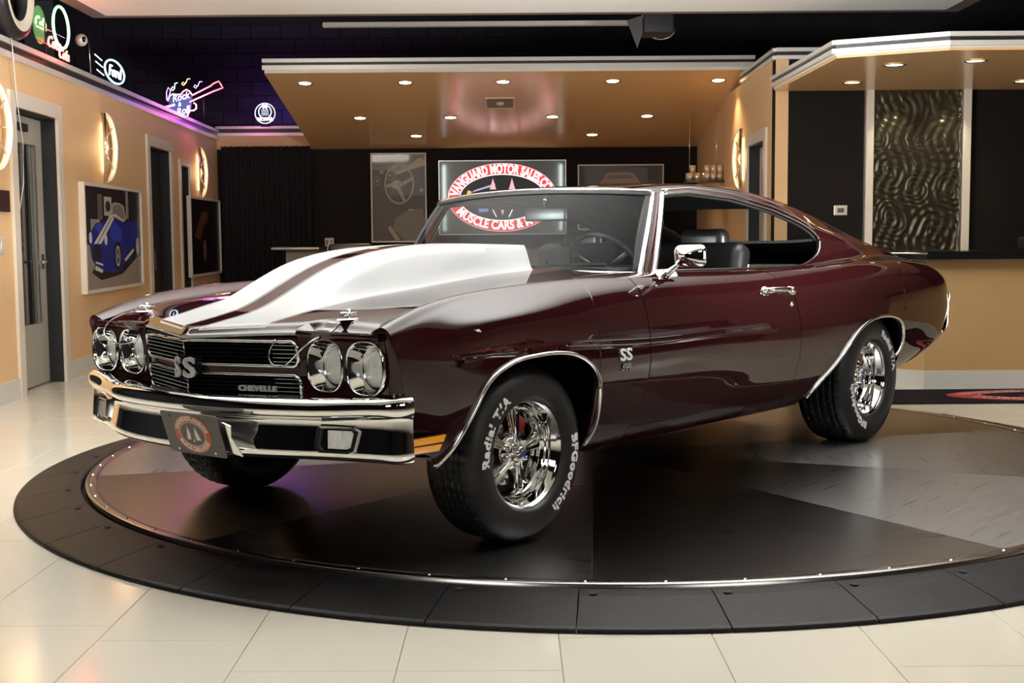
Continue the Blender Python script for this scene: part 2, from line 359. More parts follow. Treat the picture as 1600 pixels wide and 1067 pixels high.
p2 = thing('framed_picture', 'cream-framed dark picture beside the black curtain', 'picture', LW, LR)
frame(p2, 15.27, 17.18, .70, 1.69, .03, .05); box('print', .004, .03, 15.29, 17.16, .715, 1.675, pm((.010, .007, .007)), p2)
poly_plane('print_shape', [(15.55, 1.2), (16.0, 1.5), (16.35, 1.52), (16.4, 1.4), (16.1, 1.33), (15.9, 1.15)], .0305, pm((.10, .045, .03)), p2)
poly_plane('print_shape', [(16.15+.1*math.cos(t), 1.02+.13*math.sin(t)) for t in np.linspace(0, 6.28, 20)], .0305, pm((.25, .12, .10)), p2)
p3 = thing('framed_picture', 'small dark picture at the left edge beside the glass door', 'picture', LW, LR)
box('print', .0, .02, 8.2, 9.20, 1.38, 1.535, pm((.03, .012, .014)), p3)
sw = thing('light_switch', 'white switch plate on the tan wall left of the glass door', 'switch', LW, LR); box('plate', 0, .012, 8.98, 9.07, 1.08, 1.20, alu_white, sw, .003); box('rocker', .012, .016, 9.01, 9.04, 1.11, 1.17, trim_paint, sw)
# sconces: bowed metal half rings with a glowing tube behind
def sconce(parent_loc, parent_rot, y0, z0, sgn, label):
    s = thing('wall_sconce', label, 'sconce', parent_loc, parent_rot, 'half-ring wall sconces')
    h = .315
    def P(t, rr=1.0, off=0): return (.035+.03*math.sin(t)*rr+off, y0+.24*rr*math.sin(t), z0+h*rr*math.cos(t))
    V, Fs = tube([P(math.pi*i/24) for i in range(25)], .010, .027, 8, up=(1, 0, 0)); mk('ring', V, Fs, alu_white, s)
    V, Fs = tube([(.035, y0, z0-h), (.035, y0, z0+h)], .012, .018, 8, up=(1, 0, 0)); mk('back_bar', V, Fs, alu, s)
    for t in (.9, math.pi/2, math.pi-.9):
        V, Fs = tube([(.035, y0, z0+.05*math.cos(t)), P(t)], .006, .009, 6, up=(1, 0, 0)); mk('spoke', V, Fs, alu, s)
    V, Fs = lathe([(0, -.0), (.045, 0), (.05, .012), (.03, .02), (0, .022)], 20, 'X'); o = mk('hub', V, Fs, alu, s); o.location = (.035, y0+.03, z0)
    V, Fs = tube([(.018, y0+.045, z0-.22), (.018, y0+.045, z0+.22)], .012, n=8); mk('light_tube', V, Fs, warm_em, s)
    l = bpy.data.lights.new('sconce_glow', 'POINT'); l.energy = 3.2; l.color = (1, .62, .28); l.shadow_soft_size = .12
    lo = bpy.data.objects.new('sconce_glow', l); col.objects.link(lo); lo.parent = s; lo.location = (.09, y0+.02, z0)
    return s
sconce(LW, LR, 11.68, 2.02, 1, 'glowing half-ring sconce above the blue roadster picture')
sconce(LW, LR, 15.95, 2.0, 1, 'glowing half-ring sconce above the dark picture by the curtain')
sconce(LW, LR, 8.88, 1.98, 1, 'nearest glowing half-ring sconce at the left picture edge')
# ---- back wall, curtain, canopy
YB = 17.3
wb = struct(link('wall_back', None)); box('wall_panel', -4.2, 2.7, YB, YB+.2, 0, 2.38, wall_black, wb); box('wall_header', -4.2, -2.66, YB-.001, YB+.2, 2.38, 2.56, wall_tan, wb)
box('trim_rail', -4.02, -2.66, YB-.035, YB+.2, 2.655, 2.69, alu_white, wb); box('trim_channel', -4.02, -2.66, YB-.012, YB+.2, 2.60, 2.655, steel_gap, wb); box('trim_rail', -4.02, -2.66, YB-.035, YB+.2, 2.56, 2.60, alu_white, wb)
wu = struct(link('wall_back_upper', None)); box('block_wall', -6.5, 8, YB+.9, YB+1.1, 0, 6, noisy(mat('black_block', (.010, .008, .014), .6), 3, .8, 1.2), wu)
blk = None; blk_m = mat('black_block_face', (.016, .012, .024), .55)
for r in range(9):
    for c in range(18):
        x0 = -6.2+c*.42+(r % 2)*.2
        if blk is None: V, Fs = boxg(0, .41, 0, .04, 0, .19); o = mk('block', V, Fs, blk_m, wu, False); blk = o.data
        else: o = link('block', blk, wu)
        o.location = (x0, YB+.86, 2.4+r*.2)
# curtain
V = []; n = 200
for i in range(n):
    x = -3.93+1.215*i/(n-1); dy = .035*math.sin(i*.55)+.015*math.sin(i*.21+1)
    V += [(x, YB-.12+dy*.6, 2.41+.006*math.sin(i*.9)), (x, YB-.12+dy, 1.2), (x, YB-.12+dy*1.1, .03)]
cu = mk('curtain', V, grid_faces(n, 3), curtain_m); tag(cu, 'floor-length pleated black curtain in the back left corner', 'curtain')
# canopy with sloping glossy underside
def canz(y): return 2.93-.15*(y-13.6)
can = thing('canopy', 'long canopy with glossy tan underside and striped metal fascia', 'canopy', (0, 0, 0))
V = [(-2.63, 13.6, canz(13.6)), (2.61, 13.6, canz(13.6)), (2.55, YB, canz(YB)), (-2.70, YB, canz(YB)), (-2.63, 13.6, 3.07), (2.61, 13.6, 3.07), (2.55, YB, 3.07), (-2.70, YB, 3.07)]
mk('soffit', V, [(0, 1, 2, 3), (4, 7, 6, 5), (0, 4, 5, 1), (1, 5, 6, 2), (2, 6, 7, 3), (3, 7, 4, 0)], [canopy_tan, blackm], can, False, midx=[0, 1, 1, 1, 1, 1])
box('fascia_rail', -2.64, 2.61, 13.545, 13.6, 3.035, 3.075, alu_white, can); box('fascia_channel', -2.63, 2.60, 13.57, 13.6, 3.005, 3.035, steel_gap, can)
box('fascia_rail', -2.64, 2.61, 13.545, 13.6, 2.958, 3.005, alu_white, can); box('fascia_lip', -2.62, 2.60, 13.575, 13.6, 2.925, 2.958, frame_white, can)
def downlight(x, y, z, slope, label, grp, power=8):
    d = thing('downlight', label, 'downlight', (x, y, z), (-math.atan(slope), 0, 0), grp)
    V, Fs = lathe([(.072, -.001), (.086, -.001), (.088, -.006), (.080, -.009), (.070, -.004), (.066, .0)], 28, 'Z'); mk('trim_ring', V, Fs, chrome_soft, d)
    V, Fs = lathe([(0, -.0035), (.04, -.004), (.068, -.002)], 24, 'Z'); mk('lamp_disc', V, Fs, warm_disc, d)
    l = bpy.data.lights.new('downlight_beam', 'SPOT'); l.energy = power*6; l.color = (1, .74, .42); l.spot_size = R_(105); l.spot_blend = .8; l.shadow_soft_size = .05
    lo = bpy.data.objects.new('downlight_beam', l); col.objects.link(lo); lo.parent = d; lo.location = (0, 0, -.02)
    return d
warm_disc = mat('downlight_glow', (1, .8, .5), .5, emit=(1, .80, .48), es=9)
rows = [(14.0, [-2.26, -1.154, -.078, 1.13, 2.293], 'front'), (15.58, [-1.846, -.734, .516, 1.677], 'middle'), (16.55, [-1.232, 1.066], 'rear')]
ords = {5: ['leftmost', 'second', 'third', 'fourth', 'rightmost'], 4: ['leftmost', 'second', 'third', 'rightmost'], 2: ['left', 'right']}
for Y, xs, rn in rows:
    for k, x in enumerate(xs): downlight(x, Y, canz(Y)-.001, .15, f'{ords[len(xs)][k]} downlight of the {rn} row under the long canopy', 'downlights in the long canopy')
vent = thing('ceiling_vent', 'small framed vent in the underside of the long canopy', 'vent', (-.12, 14.9, canz(14.9)), (-math.atan(.15), 0, 0))
for q in ((-.17, .17, -.24, -.225), (-.17, .17, .225, .24), (-.17, -.155, -.225, .225), (.155, .17, -.225, .225)): box('vent_frame', q[0], q[1], q[2], q[3], -.012, 0, frame_white, vent)
box('vent_back', -.155, .155, -.225, .225, -.004, 0, mat('vent_brown', (.22, .14, .07), .5), vent); V, Fs = lathe([(0, -.03), (.04, -.025), (.05, -.004)], 16, 'Z'); mk('sensor_dome', V, Fs, frame_white, vent)
# tan side wall right of the canopy, with door and sconce
XO = 2.465; ang = math.atan((2.55-2.465)/(YB-11.8))
wr = struct(link('wall_right', None, None, (XO, 11.8, 0), (0, 0, -ang)))
seg = [boxg(0, .12, 0, .50, 0, 2.79), boxg(0, .12, .50, 1.40, 2.09, 2.79), boxg(0, .12, 1.40, 5.5, 0, 2.79)]
V, Fs = join(seg); mk('wall_panel', V, Fs, wall_tan, wr, False)
box('trim_rail', -.03, .12, 0, 1.85, 2.86, 2.895, alu_white, wr); box('trim_channel', -.008, .12, 0, 1.85, 2.825, 2.86, steel_gap, wr); box('trim_rail', -.03, .12, 0, 1.85, 2.79, 2.825, alu_white, wr)
for q in ((.385, .50, 0, 2.205), (1.40, 1.515, 0, 2.205), (.5, 1.4, 2.09, 2.205)): box('casing', -.022, 0, *q, trim_paint, wr)
box('door_jamb', .0, .12, 1.385, 1.40, 0, 2.09, blackm, wr); box('door_jamb', .0, .12, .5, 1.4, 2.078, 2.09, blackm, wr)
d4 = struct(link('door_4', None, None, (XO, 11.8, 0), (0, 0, -ang)))
for q in ((.51, .66, .01, 2.07), (1.22, 1.385, .01, 2.07), (.66, 1.22, 1.9, 2.07), (.66, 1.22, .01, .4)): box('stile', .11, .15, *q, trim_paint, d4)
box('glass_pane', .125, .13, .66, 1.22, .4, 1.9, clear_glass, d4); box('glazing_bead', .10, .108, .70, .74, .4, 1.9, chrome_soft, d4); box('glazing_bead', .10, .108, 1.16, 1.20, .4, 1.9, alu, d4)
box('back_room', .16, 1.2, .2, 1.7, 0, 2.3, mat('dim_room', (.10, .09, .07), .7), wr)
# mirrored sconce on this wall (local +x must point into the room, so turn the frame round)
sc = sconce((2.49, 13.5, 0), (0, 0, math.pi-ang), 0, 1.98, 1, 'half-ring sconce beside the right-hand glass door')
sc.scale = (1, -1, 1)
# shelf with tumblers hanging by the tan wall
sh = thing('glass_shelf', 'dark bar shelf hung on thin rods at the right end of the back bar', 'shelf', (2.32, 15.0, 1.80))
box('shelf_board', -.25, .25, -.15, .15, -.012, .012, blackg, sh)
for x in (-.2, .12): V, Fs = tube([(x, 0, .01), (x, 0, .9)], .003, n=6); mk('rod', V, Fs, chrome_soft, sh)
tumb = None
for k, (x, yy, lv) in enumerate([(-.20, -.06, 0), (-.115, -.06, 0), (-.20, .06, 0), (-.115, .06, 0), (0, -.06, 0), (.075, -.06, 0), (.15, -.06, 0), (0, .06, 0), (.075, .06, 0), (.15, .06, 0), (-.16, 0, 1), (0, -.06, 1), (.075, -.06, 1), (.15, -.06, 1), (.04, .05, 1), (.12, .05, 1)]):
    if tumb is None:
        V, Fs = lathe([(0, .004), (.03, .004), (.034, .09), (.036, .09), (.032, 0), (0, 0)], 12, 'Z'); tumb = mk('tumbler', V, Fs, mat('tumbler_glass', (.85, .72, .55), .05, .55))
        o = tumb
    else: o = tumb.copy(); col.objects.link(o)
    o.location = (2.32+x, 15.0+yy, 1.813+lv*.092)
    tag(o, 'clear tumbler in the upper layer of the cluster on the bar shelf' if lv else 'clear tumbler standing directly on the bar shelf board', 'glass', 'tumblers on the bar shelf')
# posters on the back wall
def back_frame(t, a, b, z0, z1, th=.018):
    for q in ((a, b, z0, z0+th), (a, b, z1-th, z1), (a, a+th, z0+th, z1-th), (b-th, b, z0+th, z1-th)): box('frame_rail', q[0], q[1], YB-.04, YB, q[2], q[3], frame_white, t)
def bshape(t, pts, off, c, holes=None):
    V, Fs = curve_plate([pts]+(holes or []), .0003); V = [(v[0], YB-.02-off-v[2], v[1]) for v in V]; return mk('print_shape', V, Fs, pm(tuple(q*.62 for q in c), .3), t, False)
p4 = thing('framed_picture', 'tall cream-framed sepia picture of a dashboard and steering wheel', 'picture')
back_frame(p4, -1.915, -1.155, 1.10, 2.315); box('print', -1.90, -1.17, YB-.02, YB, 1.11, 2.30, pm((.085, .072, .052)), p4)
def M4(u, v): return (-1.895+u*.72, 1.12+(1-v)*1.17)
bshape(p4, [M4(*p) for p in [(0, 0), (1, 0), (1, .11), (.45, .22), (.35, .18), (0, .17)]], .001, (.34, .26, .17)); bshape(p4, [M4(*p) for p in [(.0, .09), (.6, .0), (.95, .02), (.72, .10), (0, .15)]], .0015, (.20, .16, .11))
bshape(p4, [M4(*p) for p in [(.45, .20), (.62, .16), (.75, .10), (.88, .04), (1, .06), (1, .12), (.45, .23)]], .002, (.60, .48, .32))
def ring4(cu_, cv_, ru, rv, wd, c, off): bshape(p4, [M4(cu_+ru*math.cos(t), cv_+rv*math.sin(t)) for t in np.linspace(0, 6.28, 40)[:-1]], off, c, [[M4(cu_+(ru-wd)*math.cos(t), cv_+(rv-wd*.62)*math.sin(t)) for t in np.linspace(0, 6.28, 40)[:-1]]])
for (u, v, r) in ((.09, .30, .075), (.34, .24, .085), (.42, .15, .05), (.18, .20, .04)): ring4(u, v, r, r*.62, .012, (.42, .36, .27), .002); bshape(p4, [M4(u+.02*math.cos(t), v+.013*math.sin(t)) for t in np.linspace(0, 6.28, 14)[:-1]], .0022, (.55, .5, .4))
ring4(.51, .34, .285, .235, .035, (.48, .39, .26), .003)
bshape(p4, [M4(*p) for p in [(.38, .31), (.46, .29), (.56, .31), (.58, .36), (.52, .40), (.40, .39), (.36, .35)]], .004, (.55, .46, .33))
for q in ([(.24, .34), (.38, .33), (.38, .37), (.24, .38)], [(.56, .32), (.78, .25), (.79, .28), (.58, .36)], [(.47, .40), (.53, .39), (.64, .53), (.59, .55)]): bshape(p4, [M4(*p) for p in q], .0035, (.5, .42, .3))
for k in range(4): bshape(p4, [M4(.52+k*.028+.008*math.cos(t), .43+k*.03+.006*math.sin(t)) for t in np.linspace(0, 6.28, 10)[:-1]], .0045, (.1, .08, .06))
ring4(.535, .345, .045, .03, .015, (.2, .16, .11), .0045); bshape(p4, [M4(.93+.035*math.cos(t), .41+.024*math.sin(t)) for t in np.linspace(0, 6.28, 16)[:-1]], .003, (.6, .5, .36))
bshape(p4, [M4(*p) for p in [(.68, .63), (.78, .63), (.78, .65), (.68, .65)]], .003, (.5, .42, .34)); bshape(p4, [M4(*p) for p in [(.28, .85), (.33, .82), (.52, .99), (.42, .99)]], .003, (.5, .38, .24))
bshape(p4, [M4(*p) for p in [(.42, .75), (.6, .66), (.95, .62), (1, .8), (1, 1), (.6, 1), (.38, .86)]], .0012, (.24, .21, .165))
p5 = thing('framed_picture', 'wide cream-framed sepia picture with an orange car behind the roof', 'picture')
back_frame(p5, .915, 2.09, 1.25, 2.14); box('print', .93, 2.075, YB-.02, YB, 1.26, 2.12, pm((.05, .046, .038)), p5)
bshape(p5, [(1.27, 1.94), (1.29, 2.0), (1.35, 2.03), (1.60, 2.035), (1.68, 2.02), (1.73, 1.95), (1.78, 1.88), (1.2, 1.88)], .001, (.45, .24, .12)); bshape(p5, [(1.31, 1.945), (1.33, 1.99), (1.62, 2.0), (1.68, 1.95)], .0015, (.20, .12, .08))
def outlet(x, z, label):
    t = thing('outlet_plate', label, 'outlet', (x, YB, z)); box('plate', -.06, .06, -.012, 0, -.06, .06, frame_white, t, .003)
    for dx in (-.03, .03): box('socket', dx-.018, dx+.018, -.015, -.012, -.035, .035, mat('outlet_dark', (.25, .19, .13), .5), t)
outlet(-2.50, 1.105, 'beige outlet plate on the black wall above the small bar')
# backlit round sign in a steel recess
sg = thing('backlit_sign', 'glowing oval dealership sign on a brushed dark panel', 'sign', (-.115, YB, 1.70))
sg_back = mat('sign_panel_steel', (.10, .105, .105), .35, .8)
box('panel', -.86, .86, -.05, 0, -.50, .50, sg_back, sg)
for q in ((-.87, .87, .495, .505), (-.87, .87, -.505, -.495), (-.87, -.86, -.495, .495), (.86, .87, -.495, .495)): box('edge_strip', q[0], q[1], -.07, 0, q[2], q[3], alu, sg)
sred = mat('sign_red', (.6, .02, .02), .4, emit=(1, .055, .05), es=.85); swhite = mat('sign_white', (.9, .9, .9), .4, emit=(1, .86, .90), es=1.6); sblack = mat('sign_black', (.006, .006, .012), .3); spink = mat('sign_pink_line', (.8, .3, .3), .4, emit=(1, .5, .55), es=1.0)
def sgn(splines, y, m, nm, d=.006): V, Fs = curve_plate(splines, d); return mk(nm, [(v[0], -y-v[2], v[1]) for v in V], Fs, m, sg, False)
A_, B_ = .745, .465
sgn([ell(0, 0, A_, B_, 72)], .06, spink, 'sign_edge'); sgn([ell(0, 0, A_-.012, B_-.012, 72)], .068, sred, 'red_band')
sgn([ell(0, 0, A_-.155, B_-.145, 64)], .076, swhite, 'inner_line'); sgn([ell(0, 0, A_-.168, B_-.158, 64)], .082, sblack, 'black_centre')
def arc_text(s, size, a0, a1, rx, ry, flip, depth, parent, m, nm, y, bold=.0, shear=0, squash=1.0):
    """letters bent round an ellipse; a0..a1 in degrees, text runs from a0 to a1"""
    V, Fs = text_geo(s, size, depth, bold, shear); xs = [v[0] for v in V]; x0, x1 = min(xs), max(xs); out = []
    # arc-length table so letters keep an even width
    T = np.radians(np.linspace(a0, a1, 200)); px, pz = rx*np.cos(T), ry*np.sin(T); sl = np.concatenate([[0], np.cumsum(np.hypot(np.diff(px), np.diff(pz)))]); sl /= sl[-1]
    for v in V:
        t = float(np.interp((v[0]-x0)/(x1-x0), sl, T)); nx, nz = math.cos(t)/rx, math.sin(t)/ry; ln = math.hypot(nx, nz); nx /= ln; nz /= ln
        h = v[1]*squash*(-1 if flip else 1); out.append((rx*math.cos(t)+nx*h, -y+v[2]*-1, ry*math.sin(t)+nz*h))
    return mk(nm, out, Fs, m, parent, False)
arc_text('VANGUARD MOTOR SALES.COM', .165, 176, 4, A_-.088, B_-.082, False, .004, sg, swhite, 'lettering', .078, .006)
arc_text('MUSCLE CARS & MORE', .165, 205, 335, A_-.085, B_-.082, True, .004, sg, swhite, 'lettering', .078, .006)
for x in (-.13, .13): sgn([[(x-.03, .15), (x, .26), (x+.03, .15), (x+.045, .11), (x-.045, .11)]], .088, spink, 'fin_mark')
sgn([[(-.42, .07), (-.1, .16), (-.1, .19), (-.38, .10)]], .088, mat('sign_silver', (.4, .4, .5), .3, .6, emit=(.5, .5, .8), es=.5), 'fin_body'); sgn([[(-.50, .02), (-.47, .10), (-.42, .08), (-.44, .02)]], .088, mat('sign_yellow', (.8, .5, .05), .4, emit=(1, .6, .1), es=.8), 'yellow_mark')
sgn([[(-.02, -.17), (.02, -.17), (.0, -.25)]], .088, spink, 'emblem_mark'); sgn([[(-.14, -.17), (-.13, -.16), (-.08, -.26), (-.09, -.27)]], .088, swhite, 'emblem_line'); sgn([[(.14, -.17), (.13, -.16), (.08, -.26), (.09, -.27)]], .088, swhite, 'emblem_line')
sgn([[(-.33, -.15), (-.20, -.15), (-.19, -.19), (-.32, -.20)]], .088, mat('sign_blue', (.1, .15, .5), .4, emit=(.3, .4, .9), es=.7), 'emblem_mark')
for x, e in ((-.8, 20), (.8, 20)):
    l = bpy.data.lights.new('sign_wash', 'AREA'); l.shape = 'RECTANGLE'; l.size = .05; l.size_y = .9; l.energy = 1.4; l.color = (.9, 1, .97); lo = bpy.data.objects.new('sign_wash', l); col.objects.link(lo); lo.parent = sg; lo.location = (x, -.12, 0); lo.rotation_euler = (R_(90), 0, R_(35 if x > 0 else -35))
# small bar at the back left with chairs
bar = thing('bar_counter', 'small black-topped bar in front of the curtain', 'bar', (0, 15.5, 0))
box('counter_top', -2.93, 1.6, -.2, .45, 1.02, 1.066, blackg, bar, .006); box('chrome_strip', -2.92, -2.34, -.206, -.2, 1.032, 1.056, chrome_soft, bar); box('bar_front', -2.77, 1.5, -.06, -.02, .0, 1.02, mat('bar_front_grey', (.22, .19, .14), .5), bar)
def barstool(x, y, rz, label):
    t = thing('bar_stool', label, 'stool', (x, y, 0), (0, 0, rz), 'bar stools at the small bar')
    rbox('backrest', (0, .18, .99), (.50, .07, .22), leather, t, .03); rbox('seat', (0, 0, .74), (.44, .42, .09), leather, t, .035)
    V, Fs = lathe([(.0, .01), (.22, .01), (.22, .02), (.04, .04), (.028, .08), (.028, .69), (0, .69)], 20, 'Z'); mk('pedestal', V, Fs, chrome_soft, t)
    for s in (-.18, .18): V, Fs = tube([(s, .05, .72), (s, .2, .76), (s, .2, .95)], .012, n=8); mk('back_strut', V, Fs, chrome_soft, t)
    V, Fs = tube([(.25, .21, .9), (.262, .2, 1.05), (.24, .19, 1.1), (.2, .18, 1.105)], .007, n=8); mk('back_piping', V, Fs, alu, t)
barstool(-1.90, 15.0, math.pi, 'black vinyl bar stool whose back shows left of the sepia dashboard picture')
# ---- dark wall with carved panel, right canopy, right bar
wa = struct(link('wall_far_right', None)); box('wall_panel', XO, 8, 11.8, 11.95, 0, 2.79, wall_black, wa)
box('trim_rail', XO, 8, 11.77, 11.95, 2.86, 2.895, alu_white, wa); box('trim_channel', XO, 8, 11.79, 11.95, 2.825, 2.86, steel_gap, wa); box('trim_rail', XO, 8, 11.77, 11.95, 2.79, 2.825, alu_white, wa)
ap = thing('carved_panel', 'tall swirled dark metal panel between pale columns', 'wall panel', (0, 11.79, 0))
n1, n2 = 110, 170; cs = [(.16, .52, 1), (.05, .74, .7), (.78, .70, 1.3), (.20, .22, .8), (.66, .13, 1.2), (.30, .92, 1.2), (.85, .40, .9), (.45, .40, .7), (.9, .95, 1.1), (.5, .7, .6)]
V = []
for i in range(n1):
    for j in range(n2):
        u, v = i/(n1-1), j/(n2-1); x = 3.36+u*.85; z = .95+v*1.55
        ds = [(math.hypot(u-a+.03*math.sin(9*v+k), (v-b)*1.8+.03*math.sin(8*u+k))/s, k) for k, (a, b, s) in enumerate(cs)]; d, k = min(ds)
        hgt = math.sin(d*95+2*math.sin(5*math.atan2(v-cs[k][1], u-cs[k][0])*.5))
        V.append((x, -.03-.0035*hgt*(.5+.5*math.sin(31*u+17*v+k)**2)-.003*math.sin(60*u+3*math.sin(20*v)), z))
mk('swirl_relief', V, [f[::-1] for f in grid_faces(n1, n2)], mat('swirl_metal', (.10, .092, .065), .30, .9), ap)
box('relief_back', 3.35, 4.22, -.02, 0, .93, 2.5, blackm, ap)
for x0, x1 in ((3.30, 3.362), (4.20, 4.262)): box('column', x0, x1, -.07, 0, .93, 2.5, frame_white, ap); box('column_groove', x0-.022, x0, -.05, 0, .93, 2.5, alu, ap)
th = thing('thermostat', 'small white thermostat on the black wall left of the swirled panel', 'thermostat', (3.08, 11.8, 1.395)); box('case', -.062, .062, -.025, 0, -.046, .046, alu_white, th, .005); box('screen', -.03, .03, -.027, -.025, -.02, .02, mat('lcd', (.10, .09, .06), .3), th)
c2 = thing('canopy', 'angled canopy with glossy tan underside over the right-hand bar', 'canopy')
poly = [(2.455, 11.79), (2.47, 9.62), (3.19, 9.24), (7.6, 9.24), (7.6, 11.79)]
def prism(name, poly_, z0, z1, m, parent, midx=None):
    n = len(poly_); V = [(x, y, z0) for x, y in poly_]+[(x, y, z1) for x, y in poly_]; Fs = [tuple(range(n))[::-1], tuple(range(n, 2*n))]+[(i, (i+1) % n, n+(i+1) % n, n+i) for i in range(n)]
    return mk(name, V, Fs, m, parent, False)
prism('soffit', poly, 2.50, 2.62, canopy_tan, c2)
def off_path(p, d): return [(x-d*(1 if i < 2 else 0)*.9, y-d*(1 if i > 0 else 0)) for i, (x, y) in enumerate(p)]
for z0, z1, d, m, nm in ((2.515, 2.53, .012, frame_white, 'fascia_lip'), (2.53, 2.565, .045, alu_white, 'fascia_rail'), (2.565, 2.595, .012, steel_gap, 'fascia_channel'), (2.595, 2.628, .045, alu_white, 'fascia_rail')):
    q = [(poly[0][0]-d, poly[0][1]), (poly[1][0]-d, poly[1][1]-d*.6), (poly[2][0]-d*.3, poly[2][1]-d), (poly[3][0], poly[3][1]-d)]
    prism(nm, q+[(7.6, 11.7), (2.6, 11.7)], z0, z1, m, c2)
for x, y, lb in ((3.0, 11.15, 'leftmost downlight under the right-hand canopy'), (3.02, 10.0, 'downlight nearest the corner of the right-hand canopy'), (3.583, 9.80, 'downlight above the right-hand bar near its front edge'), (4.50, 11.15, 'downlight at the right picture edge under the right-hand canopy')): downlight(x, y, 2.499, 0, lb, 'downlights in the right-hand canopy', 3.0)
for x in (3.55, 4.02):
    l = bpy.data.lights.new('panel_washer', 'SPOT'); l.energy = 26; l.color = (1, .84, .55); l.spot_size = R_(75); l.spot_blend = .9; l.shadow_soft_size = .02; lo = bpy.data.objects.new('panel_washer', l); col.objects.link(lo); lo.location = (x, 11.55, 2.47); lo.rotation_euler = (R_(14), 0, 0)
b2 = thing('bar_counter', 'long tan bar with a black worktop on the right', 'bar')
prism('bar_front', [(2.5, 9.95), (3.11, 9.30+.11), (7.5, 9.41), (7.5, 9.6), (3.2, 9.6), (2.5, 10.2)], .0, .985, noisy(mat('bar_tan', (.47, .29, .12), .5), 2, .97, 1.03), b2)
prism('bar_baseboard', [(2.5, 9.94), (3.105, 9.40), (7.5, 9.40), (7.5, 9.6), (3.2, 9.6), (2.5, 10.2)], .0, .145, base_white, b2)
prism('worktop', [(2.45, 9.80), (3.06, 9.26), (7.5, 9.26), (7.5, 10.0), (2.9, 10.0), (2.45, 10.3)], .985, 1.045, blackg, b2)
V, Fs = tube([(2.5, 9.745, 1.03), (3.065, 9.25, 1.03)], .008, n=8); mk('chrome_strip', V, Fs, chrome_soft, b2)
rbox_t = thing('bar_item', 'low black case lying on the right-hand worktop', 'case', (4.4, 9.7, 1.045)); rbox('case_body', (0, 0, .05), (.9, .25, .1), blackm, rbox_t, .02)
# floor mat with the oval logo
fm = thing('floor_mat', 'black floor mat with a red oval logo in front of the right bar', 'mat', (3.94, 8.99, .0))
box('mat_base', -2.6, 1.7, -.385, .385, .0, .008, mat_blk, fm)
mred = mat('mat_red', (.42, .03, .03), .7); mpink = mat('mat_pink', (.62, .30, .26), .7)
def flat(splines, z, m, nm): V, Fs = curve_plate(splines, .0008); return mk(nm, [(v[0], v[1], z+v[2]) for v in V], Fs, m, fm, False)
flat([ell(0, 0, .80, .30, 64)], .009, mred, 'logo_red'); flat([ell(0, 0, .56, .17, 48)], .0105, mat_blk, 'logo_centre'); flat([ell(0, 0, .575, .178, 48), ell(0, 0, .56, .17, 48)], .0112, mpink, 'logo_line')
def flat_text(s, size, a0, a1, rx, ry, flip):
    V, Fs = text_geo(s, size, .0006, .003); xs = [v[0] for v in V]; x0, x1 = min(xs), max(xs); out = []
    T = np.radians(np.linspace(a0, a1, 200)); px, pz = rx*np.cos(T), ry*np.sin(T); sl = np.concatenate([[0], np.cumsum(np.hypot(np.diff(px), np.diff(pz)))]); sl /= sl[-1]
    for v in V:
        t = float(np.interp((v[0]-x0)/(x1-x0), sl, T)); nx, nz = math.cos(t)/rx, math.sin(t)/ry; ln = math.hypot(nx, nz)
        h = v[1]*(-1 if flip else 1); out.append((rx*math.cos(t)+nx/ln*h, ry*math.sin(t)+nz/ln*h, .0112+v[2]))
    mk('lettering', out, Fs, mpink, fm, False)
flat_text('VANGUARD MOTOR SALES.COM', .13, 172, 8, .68, .235, False); flat_text('MUSCLE CARS & MORE', .13, 200, 340, .68, .235, True)
flat([[(-.3, -.05), (0, .06), (.3, -.02), (0, -.08)]], .0115, mat('mat_grey', (.25, .22, .2), .7), 'logo_car')
# ---- ceiling, big white panel, surrounding unseen walls
struct(box('ceiling', -7, 10.6, -8, 18.4, 4.6, 4.7, ceil_black))
duct = thing('air_duct', 'round black air duct under the dark ceiling at the right', 'duct'); V, Fs = tube([(1.62, 12.9, 3.55), (1.9, 12.6, 3.75), (2.7, 12.0, 4.1)], .17, n=20); mk('duct_run', V, Fs, mat('duct_black', (.03, .03, .032), .45), duct)
V, Fs = lathe([(.175, -.02), (.185, -.02), (.185, .02), (.175, .02)], 20, 'Z'); o = mk('duct_collar', V, Fs, mat('duct_collar', (.04, .04, .042), .4), duct, loc=(1.9, 12.6, 3.75), rot=(0, R_(60), R_(-40)))
cp = thing('ceiling_panel', 'huge white bounce panel hung over the turntable', 'ceiling panel')
PX0, PX1, PY0, PY1, PZ = -3.49, 3.77, 1.6, 11.04, 3.10
box('white_face', PX0, PX1, PY0, PY1, PZ, PZ+.03, panel_white, cp)
for q in ((PX0-.16, PX1+.16, PY1, PY1+.16), (PX0-.16, PX1+.16, PY0-.16, PY0), (PX0-.16, PX0, PY0, PY1), (PX1, PX1+.16, PY0, PY1)): box('frame_rail', q[0], q[1], q[2], q[3], PZ+.01, PZ+.12, panel_edge, cp)
stp = thing('light_batten', 'slim pale batten hung above the long canopy', 'light', (0, 13.0, 3.33)); box('batten_body', -1.9, 1.23, -.04, .04, -.022, .022, mat('batten_pale', (.45, .43, .42), .4), stp); V, Fs = tube([(-.4, 0, .02), (-.4, 0, 1.27)], .004, n=6); mk('rod', V, Fs, chrome_soft, stp); V, Fs = tube([(1.0, 0, .02), (1.0, 0, 1.27)], .004, n=6); mk('rod', V, Fs, chrome_soft, stp)
pr_ = thing('stage_light', 'black stage light with barn doors hanging under the ceiling', 'light', (1.22, 12.0, 3.14)); rbox('lamp_body', (.18, .1, .02), (.3, .3, .2), blackm, pr_, .03)
